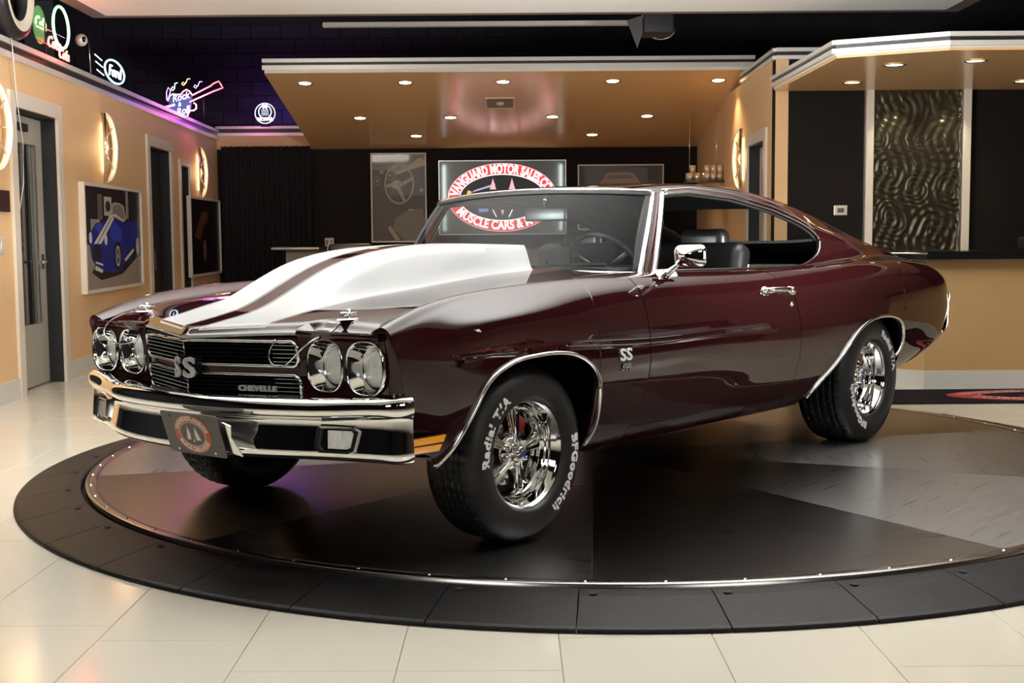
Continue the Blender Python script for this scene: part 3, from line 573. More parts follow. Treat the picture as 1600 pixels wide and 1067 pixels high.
mk('barn_door', [(-.12, 0, .05), (.05, 0, .1), (.03, .0, -.06), (-.02, 0, -.21), (-.12, .01, .05)], [(0, 1, 2, 3)], mat('barn_door', (.05, .045, .045), .4), pr_, False).modifiers.new('s', 'SOLIDIFY').thickness = .004
mk('barn_door', [(.02, -.02, .09), (.22, -.02, .1), (.06, -.02, .05)], [(0, 1, 2)], alu_white, pr_, False).modifiers.new('s', 'SOLIDIFY').thickness = .004
V, Fs = tube([(.2+.14*math.sin(t), 0, -.02-.12*math.cos(t)*.9) for t in np.linspace(-.6, 1.9, 12)], .004, n=6); mk('cable', V, Fs, alu, pr_)
V, Fs = tube([(.2, .1, .1), (.2, .1, 1.45)], .015, n=8); mk('hanger', V, Fs, blackm, pr_)
# unseen shell on the camera side
gw = mat('front_wall_grey', (.05, .047, .045), .6, 0, 0, .2)
struct(box('wall_front', -7, 10.6, -8.1, -8, 0, 4.6, gw)); struct(box('wall_outer_left', -7.1, -7, -8, 18.4, 0, 4.6, ceil_black)); struct(box('wall_outer_right', 10.5, 10.6, -8, 18.4, 0, 4.6, mat('outer_wall_tan', (.30, .22, .15), .6)))
fix_em = mat('added_tube_glow', (1, 1, 1), .5, emit=(1, .97, .92), es=9)
for k, (x, y, a, ln) in enumerate([(3.6, -1.0, 90, 1.2), (5.6, 1.0, 90, 1.2), (1.2, -3.2, 90, 1.2), (5.8, -3.5, 90, 1.2), (-2.6, -3.6, 0, 1.2), (6.6, 4.6, 0, 1.2)]):  # out-of-view tube lights added for the chrome and paint to mirror
    t = thing('added_tube_light', ['added tube light above the red parked coupe', 'added tube light above the right aisle', 'added tube light straight behind the photographer', 'added tube light at the far right rear corner', 'added crosswise tube light at the left rear', 'added crosswise tube light above the silver parked coupe'][k], 'added light', (x, y, 3.6), (0, 0, R_(a)), 'added tube lights behind the camera')
    box('housing', -ln/2, ln/2, -.07, .07, .0, .06, alu_white, t); box('tube_diffuser', -ln/2+.02, ln/2-.02, -.05, .05, -.03, .0, fix_em, t); V, Fs = tube([(-.4, 0, .05), (-.4, 0, 1.0)], .004, n=6); mk('hanger', V, Fs, alu, t)
# ---- neon signs, tyre, camera on the left ledge
def neon_tube(name, pts, m, parent, r=.008, closed=False): V, Fs = tube(pts, r, n=8, up=(1, .02, 0), closed=closed); return mk(name, V, Fs, m, parent)
def glow(parent, loc, c, e, r=.1):
    l = bpy.data.lights.new('neon_glow', 'POINT'); l.energy = e; l.color = c; l.shadow_soft_size = r; lo = bpy.data.objects.new('neon_glow', l); col.objects.link(lo); lo.parent = parent; lo.location = loc
def ntext(s, size, org, parent, m, bold=.0, shear=.25, nm='tube_lettering', ux=(0, 1, 0), uz=(0, 0, 1), sx=1.0):
    V, Fs = text_geo(s, size, .006, bold, shear); ux = Vector(ux).normalized(); uz = Vector(uz); nn = ux.cross(uz)
    return mk(nm, [Vector(org)+ux*(v[0]*sx)+uz*v[1]+nn*v[2] for v in V], Fs, m, parent, False)
ng = neon('neon_green', (.22, 1, .42), 1.6); nr = neon('neon_red', (1, .05, .03), 3.2); npk = neon('neon_pink', (1, .35, .42), 1.6); nb = neon('neon_ice', (.35, .70, 1), 1.5); nw = neon('neon_white', (.80, .92, 1), 1.15)
nrd = neon('neon_deep_red', (1, .09, .08), 2.6); ny = neon('neon_yellow', (1, .75, .12), 1.5); nv = neon('neon_violet', (.55, .35, 1), 1.6); nbl = neon('neon_blue', (.12, .22, 1), 3)
s1 = thing('neon_sign', 'neon sign with green oval ring above red script on the ledge', 'neon sign', LW, LR)
E_ = [(.06, 10.42+.20*math.cos(t), 2.90+.165*math.sin(t)) for t in np.linspace(0, 2*math.pi, 41)[:-1]]
neon_tube('green_ring', E_, ng, s1, .012, True)
V, Fs = curve_plate([ell(10.22, 2.89, .155, .15, 40)], .003); mk('backing_disc', [(-.05+v[2], v[0], v[1]) for v in V], Fs, mat('neon_backing', (.05, .16, .06), .3, emit=(.06, .25, .07), es=.6), s1, False)
ntext('Cola', .14, (-.04, 10.22, 2.90), s1, neon('neon_dim_green', (.4, .9, .3), .9), shear=.2)
ntext('Coca-', .13, (.05, 10.28, 2.745), s1, nr, .001, sx=1.2); ntext('Cola', .12, (.05, 10.50, 2.69), s1, nr, .001, sx=1.2)
V, Fs = tube([(.0, 10.0, 2.86), (.0, 10.7, 2.86)], .005, n=6); mk('support_bar', V, Fs, chrome_soft, s1); V, Fs = tube([(.0, 10.0, 2.74), (.0, 10.7, 2.74)], .005, n=6); mk('support_bar', V, Fs, chrome_soft, s1)
V, Fs = tube([(.0, 10.2, 2.64), (.0, 10.2, 2.9)], .006, n=6); mk('support_post', V, Fs, blackm, s1)
glow(s1, (.06, 10.45, 2.72), (1, .06, .04), 5.0); glow(s1, (-.12, 10.5, 2.95), (.2, 1, .4), .5)
s2 = thing('neon_sign', 'ice-blue oval neon sign with a script word on the ledge', 'neon sign', LW, LR)
neon_tube('blue_ring', [(.02, 12.16+.34*math.cos(t), 2.765+.105*math.sin(t)) for t in np.linspace(0, 2*math.pi, 41)[:-1]], nb, s2, .010, True); ntext('Ford', .15, (.02, 12.16, 2.76), s2, nw, .001, sx=1.5); glow(s2, (-.1, 12.1, 2.8), (.2, .4, 1), .8)
for dz, a in ((2.83, 11.7), (2.77, 11.72), (2.70, 11.75)): V, Fs = tube([(-.02, a-.05, dz+.03), (-.01, a+.14, dz)], .006, n=6); mk('glass_lead', V, Fs, nw, s2)
s3 = thing('neon_sign', 'red guitar neon sign with music notes and white script', 'neon sign', (-3.90, 15.5, 2.62), (0, 0, R_(8)))
def G(px, py): return ((px-262)*.00792-.30, 0, (188-py)*.00792)
gp = [(353, 128), (347, 133), (338, 134), (331, 139), (303, 151)]
def gtube(nm, pts, m, r=.009, closed=False): V, Fs = tube([G(*p) for p in pts], r, n=8, up=(0, 1, 0), closed=closed); return mk(nm, V, Fs, m, s3)
gtube('neck_tube', [(302, 151), (331, 136), (334, 133), (343, 129), (346, 134), (349, 139), (341, 142), (333, 145), (298, 161)], nrd)
gtube('body_tube', [(302, 150), (299, 145), (294, 142), (289, 145), (286, 149), (280, 150), (273, 149), (268, 153), (265, 160)], npk)
gtube('body_tube', [(304, 162), (308, 165), (308, 171), (304, 174), (299, 174), (296, 178), (293, 186)], npk)
gtube('bow_tube', [(268, 152), (270, 144), (267, 139), (264, 146), (264, 158)], nv, .006)
for (x, yy, m) in ((276, 137, neon('neon_note_green', (.4, 1, .6), 2.2)), (293, 130, ny), (311, 134, nv)):
    gtube('note_tube', [(x-1, yy+3), (x-3, yy+6), (x-6, yy+4), (x-4, yy+1), (x, yy+3), (x+3, yy-4), (x+7, yy-4)] if x != 276 else [(x, yy+4), (x-3, yy+7), (x-5, yy+4), (x-2, yy+1), (x, yy+4), (x+1, yy-4), (x+5, yy-5)], m, .006)
for s, x, yy, sz, m in (('Rock', 285, 154, .12, nw), ('&', 283, 165, .07, nw), ('Roll', 288, 175, .12, nw), ('FOREVER', 268, 168, .04, npk)): ntext(s, sz, Vector(G(x, yy))+Vector((0, -.015, 0)), s3, m, .001, .2, sx=.85, ux=(1, 0, .28), uz=(-.1, 0, 1))
V, Fs = curve_plate([[(G(*p)[0], G(*p)[2]) for p in [(266, 155), (286, 148), (302, 152), (300, 170), (292, 182), (268, 172)]]], .004); mk('backing_plate', [(v[0], .03+v[2], v[1]) for v in V], Fs, mat('guitar_backing', (.02, .05, .12), .3, emit=(.03, .12, .25), es=.5), s3, False)
V, Fs = tube([(-.2, .05, 0.0), (-.2, .05, .4)], .006, n=6); mk('support_post', V, Fs, blackm, s3); V, Fs = tube([(.15, .05, 0.0), (.15, .05, .3)], .006, n=6); mk('support_post', V, Fs, blackm, s3)
glow(s3, (.1, -.1, .15), (1, .15, .6), 12, .15); glow(s3, (-.2, -.12, .05), (.7, .25, 1), 2.2, .1)
s4 = thing('neon_sign', 'round blue-white neon sign above the curtain', 'neon sign', (-3.325, 17.2, 2.70))
neon_tube('outer_ring', [(.135*math.cos(t), 0, .155+.135*math.sin(t)) for t in np.linspace(0, 2*math.pi, 41)[:-1]], nw, s4, .007, True)
neon_tube('inner_ring', [(.085*math.cos(t), 0, .175+.088*math.sin(t)) for t in np.linspace(0, 2*math.pi, 33)[:-1]], nw, s4, .008, True)
for k in range(4): neon_tube('bar_tube', [(-.05, 0, .20-k*.022), (.05, 0, .20-k*.022)], nw, s4, .004)
ntext('M', .09, (0, -.006, .245), s4, nw, .004, 0, ux=(1, 0, 0)); ntext('MOPAR', .062, (0, -.01, .075), s4, neon('neon_pinkwhite', (1, .75, .9), 2.2), .003, 0, ux=(1, 0, 0))
V, Fs = tube([(0, .01, -.02), (0, .01, .06)], .008, n=6); mk('support_post', V, Fs, blackm, s4); box('base_plate', -.06, .06, -.03, .05, -.02, -.008, blackm, s4)
glow(s4, (0, .25, .35), (.05, .12, 1), 6, .05); glow(s4, (0, .25, .05), (.6, .05, 1), 5, .05)
wt = thing('display_tyre', 'big whitewall tyre standing on the ledge at the top left', 'tyre', (-3.66, 9.34, 2.99), (0, 0, math.atan(.042)))
prof = [(.20, .02), (.21, .06), (.25, .085), (.30, .09), (.335, .075), (.352, .04), (.355, 0), (.352, -.04), (.335, -.075), (.30, -.09), (.25, -.085), (.21, -.06), (.20, -.02)]
V, Fs = lathe(prof, 64, 'X'); mk('tyre_carcass', V, Fs, rubber, wt); V, Fs = lathe([(.215, .068), (.25, .089), (.285, .093), (.29, .0925), (.29, .088)], 64, 'X'); mk('whitewall_band', V, Fs, mat('whitewall', (.62, .56, .46), .5), wt)
sc_ = thing('security_camera', 'white dome security camera on a thin pole', 'camera', (-3.74, 11.13, 2.64), (0, 0, 0)); V, Fs = tube([(.04, .1, 0), (.03, .1, .32)], .006, n=6); mk('pole', V, Fs, alu, sc_)
V, Fs = lathe([(0, .055), (.03, .046), (.05, .02), (.055, 0), (.05, -.02), (.03, -.046), (0, -.055)], 24, 'Y'); mk('dome', V, Fs, alu_white, sc_, loc=(0, 0, .27)); V, Fs = lathe([(0, .02), (.018, .016), (.026, 0)], 16, 'Y'); o = mk('lens', V, Fs, blackg, sc_, loc=(.035, -.035, .27), rot=(0, 0, R_(150)))
V, Fs = tube([(.05, 9.28, 2.64), (.05, 9.30, 2.5), (.03, 9.40, 2.2), (.03, 9.50, 1.9), (.03, 9.47, 1.6), (.026, 9.38, 1.4)], .004, n=6); cw = mk('hanging_cord', V, Fs, alu_white, None, loc=LW, rot=LR); tag(cw, 'thin white cord hanging down beside the glass door', 'cord')
# ================================================================ TURNTABLE
tt = thing('turntable', 'round polished dark steel turntable with a black rubber ramp ring', 'turntable', (TC[0], TC[1], 0))
ZD = .065
wedge0 = []
for i in range(13): a = R_(-18+.05+35.9*i/12); wedge0.append(a)
V = []; nr_ = 14
for a in wedge0:
    for k in range(nr_): r = .02+(2.462-.02)*k/(nr_-1); V.append((r*math.cos(a), r*math.sin(a), 0))
Fs = grid_faces(13, nr_); Fs = [f[::-1] for f in Fs]
wm = None
for k in range(10):
    rz = R_(-94+18+36*k)
    if wm is None: o = mk('steel_wedge', V, Fs, steel, tt, False); wm = o.data; o.material_slots[0].link = 'OBJECT'; o.material_slots[0].material = steel2; s_ = o.modifiers.new('s', 'SOLIDIFY'); s_.thickness = .012; s_.offset = -1
    else:
        o = link('steel_wedge', wm, tt)
        if k not in (3, 8): o.material_slots[0].link = 'OBJECT'; o.material_slots[0].material = steel2
        s_ = o.modifiers.new('s', 'SOLIDIFY'); s_.thickness = .012; s_.offset = -1
    o.location = (0, 0, ZD); o.rotation_euler = (0, 0, rz)
V, Fs = lathe([(0, ZD-.004), (2.47, ZD-.004), (2.47, ZD-.02), (0, ZD-.02)], 96, 'Z'); mk('seam_backing', V, Fs, mat('seam_bright', (.45, .44, .42), .3, 1), tt, False)
V, Fs = lathe([(2.464, ZD-.01), (2.464, ZD+.001), (2.468, ZD+.003), (2.508, ZD+.003), (2.512, ZD), (2.512, ZD-.03)], 160, 'Z'); mk('steel_trim_ring', V, Fs, mat('trim_steel', (.42, .40, .38), .22, 1), tt)
bme = None
for k in range(60):
    a = R_(6*k+1.5)
    if bme is None: V, Fs = lathe([(0, .004), (.005, .0035), (.007, 0)], 8, 'Z'); o = mk('trim_bolt', V, Fs, chrome_soft, tt); bme = o.data
    else: o = link('trim_bolt', bme, tt)
    o.location = (2.4887*math.cos(a), 2.4887*math.sin(a), ZD+.003)
V, Fs = lathe([(2.0, .0), (2.0, .02), (2.535, .02), (2.535, .0)], 96, 'Z'); mk('pit_shadow_ring', V, Fs, under, tt)
prof = [(2.532, .004), (2.530, .052), (2.536, .058), (2.56, .058), (2.60, .054), (2.80, .019), (2.812, .014), (2.8155, .010), (2.817, .002)]
rme = None; da = 360/38
for k in range(38):
    if rme is None:
        n = 9; V = []
        for i in range(n):
            a = R_(.045+(da-.09)*i/(n-1))
            for r, z in prof: V.append((r*math.cos(a), r*math.sin(a), z))
        m_ = len(prof); Fs = [f[::-1] for f in grid_faces(n, m_)]+[tuple(range(m_))[::-1], tuple((n-1)*m_+j for j in range(m_))]
        o = mk('ramp_segment', V, [f[::-1] if len(f) == 4 else f for f in Fs], ramp_m, tt, False); rme = o.data
    else: o = link('ramp_segment', rme, tt)
    o.rotation_euler = (0, 0, R_(-94.9+da*k))
hm = None
for k in range(38):
    a = R_(-94.9+da*k+1.0)
    if hm is None: V, Fs = lathe([(0, 0), (.012, .0), (.014, .0012)], 10, 'Z'); o = mk('ramp_screw_hole', V, Fs, under, tt); hm = o.data
    else: o = link('ramp_screw_hole', hm, tt)
    o.location = (2.585*math.cos(a), 2.585*math.sin(a), .0575)
# ================================================================ CAR  (x forward, y to its left, z up; origin under the front axle)
CAR = thing('muscle_car', 'maroon two-door muscle car with white hood stripes on the turntable', 'car', (-.614, 5.10, .065), (0, 0, R_(-130.771)))
BT = (.01144, 0, 0)
def cb(name, V, Fs, m, smooth=True, parent=None, midx=None, label=None):
    """car body part: mesh in car coordinates; top-level parts get the slight body lean"""
    o = mk(name, V, Fs, m, parent or CAR, smooth, None, None if parent else BT, midx)
    if label: o['label'] = label
    return o
def both(name, V, Fs, m, **k):
    a = cb(name, V, Fs, m, **k); b = cb(name, [(v[0], -v[1], v[2]) for v in V], [tuple(f)[::-1] for f in Fs], m, **k); return a, b
def solid(o, t=.012, mo=0, off=-1):
    s = o.modifiers.new('thickness', 'SOLIDIFY'); s.thickness = t; s.offset = off; s.material_offset = mo; s.use_even_offset = False
    if mo: s.material_offset_rim = 1
    e = o.modifiers.new('split', 'EDGE_SPLIT'); e.split_angle = R_(42); return o
XS = [.70, .50, .20, -.20, -.65, -1.2, -1.9, -2.4, -2.85, -3.3, -3.7, -4.0, -4.14]
PY = [[.84, .85, .86, .865, .865, .865, .865, .865, .86, .86, .84, .80, .77],
      [.875, .89, .905, .91, .91, .91, .91, .91, .905, .90, .875, .83, .79],
      [.892, .915, .932, .935, .932, .930, .932, .937, .937, .925, .895, .845, .80],
      [.900, .925, .945, .948, .945, .945, .947, .952, .952, .940, .908, .853, .805],
      [.902, .928, .948, .952, .950, .952, .953, .958, .958, .946, .912, .855, .805],
      [.900, .926, .944, .946, .942, .944, .944, .950, .952, .942, .908, .85, .80],
      [.896, .908, .922, .920, .920, .920, .918, .928, .935, .926, .893, .835, .785],
      [.885, .885, .885, .885, .884, .880, .878, .890, .900, .890, .855, .80, .755],
      [.86, .865, .855, .845, .835, .825, .825, .835, .845, .83, .79, .74, .70],
      [.80, .765, .742, .738, .738, .76, .765, .765, .77, .755, .70, .66, .62]]
PZ_ = [[.39, .34, .30, .28, .275, .275, .28, .29, .31, .36, .42, .48, .52],
       [.45, .40, .36, .34, .335, .335, .34, .35, .37, .41, .46, .52, .56],
       [.52, .48, .46, .45, .44, .44, .45, .46, .47, .50, .53, .57, .60],
       [.60, .57, .56, .56, .56, .56, .56, .57, .58, .59, .61, .63, .65],
       [.67, .66, .65, .66, .66, .66, .66, .67, .67, .68, .68, .69, .70],
       [.735, .735, .752, .758, .76, .76, .76, .77, .78, .78, .77, .76, .745],
       [.782, .800, .825, .845, .86, .86, .86, .87, .88, .87, .85, .82, .785],
       [.806, .850, .878, .902, .918, .915, .91, .918, .935, .93, .90, .86, .815],
       [.818, .873, .914, .936, .947, .943, .937, .945, .962, .962, .938, .895, .845],
       [.797, .848, .888, .92, .950, .950, .943, .948, .985, .985, .96, .915, .86]]
XU = [-1.00, -1.5, -1.9, -2.3, -2.6, -2.9, -3.2, -3.5, -3.8, -4.14]
UY = [[.715, .715, .715, .715, .715, .72, .72, .70, .63, .55],
      [.658, .655, .655, .652, .65, .65, .65, .63, .54, .45],
      [.60, .605, .605, .60, .59, .58, .57, .53, .42, .34],
      [.45, .45, .45, .44, .42, .40, .38, .34, .26, .2],
      [0]*10]
UZ = [[1.12, 1.12, 1.12, 1.11, 1.10, 1.08, 1.04, 1.0, .962, .875],
      [1.265, 1.285, 1.275, 1.225, 1.18, 1.13, 1.075, 1.005, .965, .882],
      [1.300, 1.330, 1.325, 1.285, 1.24, 1.18, 1.10, 1.01, .967, .887],
      [1.322, 1.353, 1.352, 1.318, 1.27, 1.19, 1.09, 1.008, .97, .89],
      [1.334, 1.364, 1.364, 1.330, 1.28, 1.195, 1.08, 1.005, .972, .892]]
fLow = [(cspline(XS, a), cspline(XS, b)) for a, b in zip(PY, PZ_)]
fUp = [(cspline(XU, a), cspline(XU, b)) for a, b in zip(UY, UZ)]
def section(x, upper):
    C = [(float(a(x)), float(b(x))) for a, b in fLow]
    if upper: C += [(float(a(x)), float(b(x))) for a, b in fUp]
    C = np.array(C); d = np.concatenate([[0], np.cumsum(np.hypot(*np.diff(C, axis=0).T)**.7)])
    f = cspline(d, C); k9 = d[9]
    t1 = np.linspace(0, k9, 150); t = t1 if not upper else np.concatenate([t1, np.linspace(k9, d[-1], 170)[1:]])
    return f(t), 149
def pts_interp(P): P = sorted(P); xs, zs = zip(*P); return lambda x: float(np.interp(x, xs, zs))
farch = cspline([p[0] for p in [(.455, .30), (.422, .374), (.338, .515), (.278, .60), (.188, .65), (.041, .676), (-.112, .676), (-.25, .645), (-.334, .587), (-.360, .526)]], [p[1] for p in [(.455, .30), (.422, .374), (.338, .515), (.278, .60), (.188, .65), (.041, .676), (-.112, .676), (-.25, .645), (-.334, .587), (-.360, .526)]])
RA = [(-2.13, .30), (-2.143, .32), (-2.26, .405), (-2.399, .486), (-2.537, .590), (-2.683, .648), (-2.856, .664), (-3.015, .648), (-3.108, .604), (-3.141, .547)]
rarch = pts_interp(RA)
low0 = lambda x: float(fLow[0][1](x))
tail = pts_interp([(-3.60, .41), (-3.82, .435), (-3.94, .51), (-4.1, .62), (-4.14, .66)])
def zlow(x):
    z = low0(x)
    if -.3605 < x < .455: return max(z, float(farch(x)))
    if -3.142 < x < -2.13: return max(z, rarch(x))
    if x < -3.6: return max(z, tail(x))
    return z
dF = pts_interp([(.27, .12), (.336, .105), (.412, .048), (.52, .0), (.612, -.014), (.768, -.005), (.95, .018)])
dR = pts_interp([(.27, .07), (.34, .05), (.423, .0), (.512, -.035), (.697, -.024), (.836, .012), (.90, .09), (.95, .15)])
def warp(x, z):
    w1 = max(0, 1-abs(x+.69)/.32); w1 = w1*w1*(3-2*w1)
    d = x+1.93; w2 = max(0, 1-(d/.55 if d > 0 else -d/.38)); w2 = w2*w2*(3-2*w2)
    s = float(sm(.35, .70, x)); u = max(0, 1-abs(x+.37)/.2) if x < -.3604 else 0
    return w1*dF(z)+w2*dR(z)+s*(z-.867)*.26+u*.05*float(sm(.52, .30, z))
def resample(P, a, b, n):
    Q = P[a:b+1]; d = np.concatenate([[0], np.cumsum(np.hypot(*np.diff(Q, axis=0).T))]); t = np.linspace(0, d[-1], n)
    return np.stack([np.interp(t, d, Q[:, 0]), np.interp(t, d, Q[:, 1])], 1)
def zcut(P, a, b, z):
    """polyline from height z (first crossing after a) up to index b"""
    for i in range(a, b):
        if P[i, 1] <= z < P[i+1, 1]:
            t = (z-P[i, 1])/(P[i+1, 1]-P[i, 1]); q = P[i]+t*(P[i+1]-P[i]); return np.vstack([q, P[i+1:b+1]]), i, q
    return P[a:b+1], a, P[a]
def arc_res(Q, n):
    d = np.concatenate([[0], np.cumsum(np.hypot(*np.diff(Q, axis=0).T))]); t = np.linspace(0, d[-1], n)
    return np.stack([np.interp(t, d, Q[:, 0]), np.interp(t, d, Q[:, 1])], 1)
def columns(x0, x1, n, extra=()): return np.array(sorted(set(np.round(list(np.linspace(x0, x1, n))+[e for e in extra if min(x0, x1) < e < max(x0, x1)], 5)), reverse=True))
NL = 34
def lower_grid(cols, zmin=None, zmax_idx=True):
    V = []
    for x in cols:
        P, k9 = section(x, False); zl = zlow(x) if zmin is None else max(zlow(x), zmin)
        Q, _, _ = zcut(P, 0, k9, zl); R = arc_res(Q, NL)
        for yv, z in R: V.append((x+warp(x, z), yv, z))
    return V, grid_faces(len(cols), NL)
archx = list(np.linspace(.46, .30, 22))+[-.330, -.345, -.352, -.357, -.3599, -.3612]+list(np.linspace(-.25, -.33, 9))
rarchx = [-2.129, -2.131, -3.05, -3.08, -3.10, -3.12, -3.13, -3.138, -3.1415, -3.1425]
DB = .342      # height of the door's lower edge
V, Fs = lower_grid(columns(.70, -.6885, 66, archx)); fen = both('front_fender', V, Fs, [paint, under])
for o in fen: solid(o, .014, 1)
V, Fs = lower_grid(columns(-.6945, -1.9270, 50), DB+.003); dr = both('door', V, Fs, [paint, under])
for o in dr: solid(o, .014, 1)
# rocker panel under the door
V = []
cols = columns(-.695, -1.926, 30)
for x in cols:
    P, k9 = section(x, False); j = int(np.argmax(P[:, 1] > DB-.001)); R = arc_res(P[:j+1], 8)
    for yv, z in R: V.append((x+warp(x, z), yv-.002, z))
ro = both('rocker_panel', V, grid_faces(len(cols), 8), [paint, under])
for o in ro: solid(o, .014, 1)
# ---- body shell: quarter panels + roof + sail panels (one skin)
zwb = pts_interp([(-2.585, 1.07), (-2.578, 1.045), (-2.56, 1.02), (-2.52, .996), (-2.45, .972), (-2.34, .950), (-2.28, .90)])
zwt = pts_interp([(-2.585, 1.07), (-2.578, 1.09), (-2.555, 1.117), (-2.50, 1.150), (-2.40, 1.185), (-2.2, 1.231), (-1.82, 1.285), (-1.47, 1.305), (-1.22, 1.290), (-1.0, 1.27)])
XW = -2.585
P, k9 = section(XW, True); Qn, i_, _ = zcut(P, k9+5, len(P)-1, 1.07); frac = (i_-k9)/(len(P)-1-k9)
cols = columns(-1.9330, -4.14, 96, rarchx+[-2.53, -2.55, -2.57, -2.578, -2.585, -2.6, -2.34])
NB_, NU_ = 12, 34
def rear_col(x):
    P, k9 = section(x, True); Q, _, _ = zcut(P, 0, k9, zlow(x)); A = arc_res(Q, NL)
    if x > XW:
        zb = zwb(x)
        if P[k9, 1] < zb:
            i = k9
            while P[i, 1] < zb and i < len(P)-2: i += 1
            t = (zb-P[i-1, 1])/(P[i, 1]-P[i-1, 1]); q = P[i-1]+t*(P[i]-P[i-1]); B = arc_res(np.vstack([P[k9:i], q]), NB_)
        else: B = np.repeat(P[k9:k9+1], NB_, 0)
    else: i = k9+int(round(frac*(len(P)-1-k9))); B = arc_res(P[k9:i+1], NB_)
    return A, B, P, k9
V1 = []
for x in cols:
    A, B, P, k9 = rear_col(x)
    for q in np.vstack([A, B[1:]]): V1.append((x+warp(x, q[1]) if q[1] < .96 else x+warp(x, .96)*float(sm(1.0, .96, q[1])), q[0], q[1]))
g1 = (V1, grid_faces(len(cols), NL+NB_-1))
ucols = sorted(set([round(float(c), 5) for c in np.linspace(-1.075, -1.9, 24)]+[round(float(c), 5) for c in cols]), reverse=True)
V2 = []
for x in ucols:
    P, k9 = section(x, True)
    if x > XW: Q, _, _ = zcut(P, k9+20, len(P)-1, zwt(x))
    else: i = k9+int(round(frac*(len(P)-1-k9))); Q = P[i:]
    for yv, z in arc_res(Q, NU_):
        hs = -.088*(yv/.655)**2*float(sm(-1.6, -1.075, x)); V2.append((x+hs, yv, z))
g2 = (V2, grid_faces(len(ucols), NU_))
V, Fs = join([g1, g2]); V, Fs = join([(V, Fs), ([(v[0], -v[1], v[2]) for v in V], [f[::-1] for f in Fs])])
me = bpy.data.meshes.new('shell'); me.from_pydata([tuple(map(float, v)) for v in V], [], Fs); bm = bmesh.new(); bm.from_mesh(me)
bmesh.ops.remove_doubles(bm, verts=bm.verts, dist=.0006); bmesh.ops.dissolve_degenerate(bm, dist=.0002, edges=bm.edges)
def take(bm, test):
    """split off faces whose centre passes the test; returns verts/faces"""
    fs = [f for f in bm.faces if test(f.calc_center_median())]; idx = {}; VV = []; FF = []
    for f in fs:
        q = []
        for v in f.verts:
            if v not in idx: idx[v] = len(VV); VV.append(v.co.copy())
            q.append(idx[v])
        FF.append(tuple(q))
    bmesh.ops.delete(bm, geom=fs, context='FACES'); return VV, FF
rw = take(bm, lambda c: c.z > .9 and -3.22 < c.x < -2.64 and abs(c.y) < .50-.10*max(0, (c.x+3.0)) )
tl = take(bm, lambda c: c.z > .8 and -4.08 < c.x < -3.34 and abs(c.y) < .60+.10*(c.x+4.08)/.7-.02)
bmesh.ops.recalc_face_normals(bm, faces=bm.faces); bm.to_mesh(me); bm.free()
me.materials.append(paint); me.materials.append(blackm); me.polygons.foreach_set('use_smooth', [True]*len(me.polygons))
shell = link('roof_and_quarter_panel', me, CAR, None, BT); solid(shell, .016, 1)
cb('rear_window', [(v.x, v.y, v.z-.012) for v in rw[0]], rw[1], rear_glass); o = cb('trunk_lid', [(v.x, v.y, v.z-.001) for v in tl[0]], tl[1], [paint, blackm]); solid(o, .012, 1)
# tail cap
P, k9 = section(-4.14, True); A, B, P, k9 = rear_col(-4.14); ring = list(A)+list(B[1:]); P2 = P[k9+int(round(frac*(len(P)-1-k9))):]; ring += list(P2[::6])
V = [(-4.14, y, z) for y, z in ring]+[(-4.14, -y, z) for y, z in ring[::-1]]; cb('tail_panel', V, [tuple(range(len(V)))], paint, False)
# ---- hood
zc = cspline([.86, .83, .6, .3, 0, -.3, -.62, -.78], [.797, .801, .842, .893, .922, .952, .972, .980])
cE = lambda x: float(fLow[9][1](x)); yE = lambda x: float(fLow[9][0](x))-.004
sc_h = cspline([.62, .55, .47, .33, .20, .03, -.12, -.4, -.66, -.8], [0, .004, .020, .062, .100, .130, .137, .128, .108, .10])
yo = pts_interp([(.85, .300), (.76, .317), (.6, .325), (.45, .350), (.2, .378), (-.2, .385), (-.66, .385), (-.8, .385)])
def xf(y):
    y = abs(y)
    if y < .449: return .855-.146*y/.449
    return .709-.052*float(sm(.449, .52, y))-.004*(y-.5)
def xr(y): return -.745+.06*(y/.74)**2
def hood_z(x, y, scoop=True):
    e = yE(x); t = min(abs(y)/e, 1); z = float(zc(x)); ze = cE(x)+.002
    z = z+(ze-z)*(t**2.4)
    d = xf(y)-x; z -= .026*(1-float(sm(-.002, .040, d)))
    if scoop and x < .62 and x > -.6605:
        wd = yo(x)-.012; tt_ = abs(y)/wd; h = max(0, float(sc_h(x)))
        if tt_ < 1: z += h*(1-.05*tt_**2)*(1-float(sm(.70+.17*float(sm(.3, -.5, x)), 1.0, tt_)))
    return z
HY = []
def yline(x, k):
    """k-th lateral grid line at station x"""
    o_ = yo(x); e = yE(x)
    return [0, .025, .05, .0555, .063][k] if k < 5 else (.063+(o_-.013-.063)*(k-4)/28 if k <= 32 else ([o_-.0065, o_][k-33] if k < 35 else o_+(e-o_)*(k-34)/24))
NK = 59
D0 = [0, .004, .009, .015, .021, .026, .033]
rowsN = 100
V = []; colsn = len(D0)+rowsN+1+7
for ci in range(colsn):
    for side in ([1]):
        for k in range(NK):
            # iterate: y depends on x slightly
            x = 0
            for _ in range(2):
                y = yline(x, k); x0 = xf(y)
                if ci < len(D0): x = x0-D0[ci]
                elif ci <= len(D0)+rowsN-1: x = (x0-.033)+(-.66-(x0-.033))*(ci-len(D0)+1)/rowsN
                elif ci == len(D0)+rowsN: x = -.662
                else: x = -.662+(xr(y)+.662)*(ci-len(D0)-rowsN)/7
            V.append((x, y, hood_z(x, y)))
Fs = []; mi = []
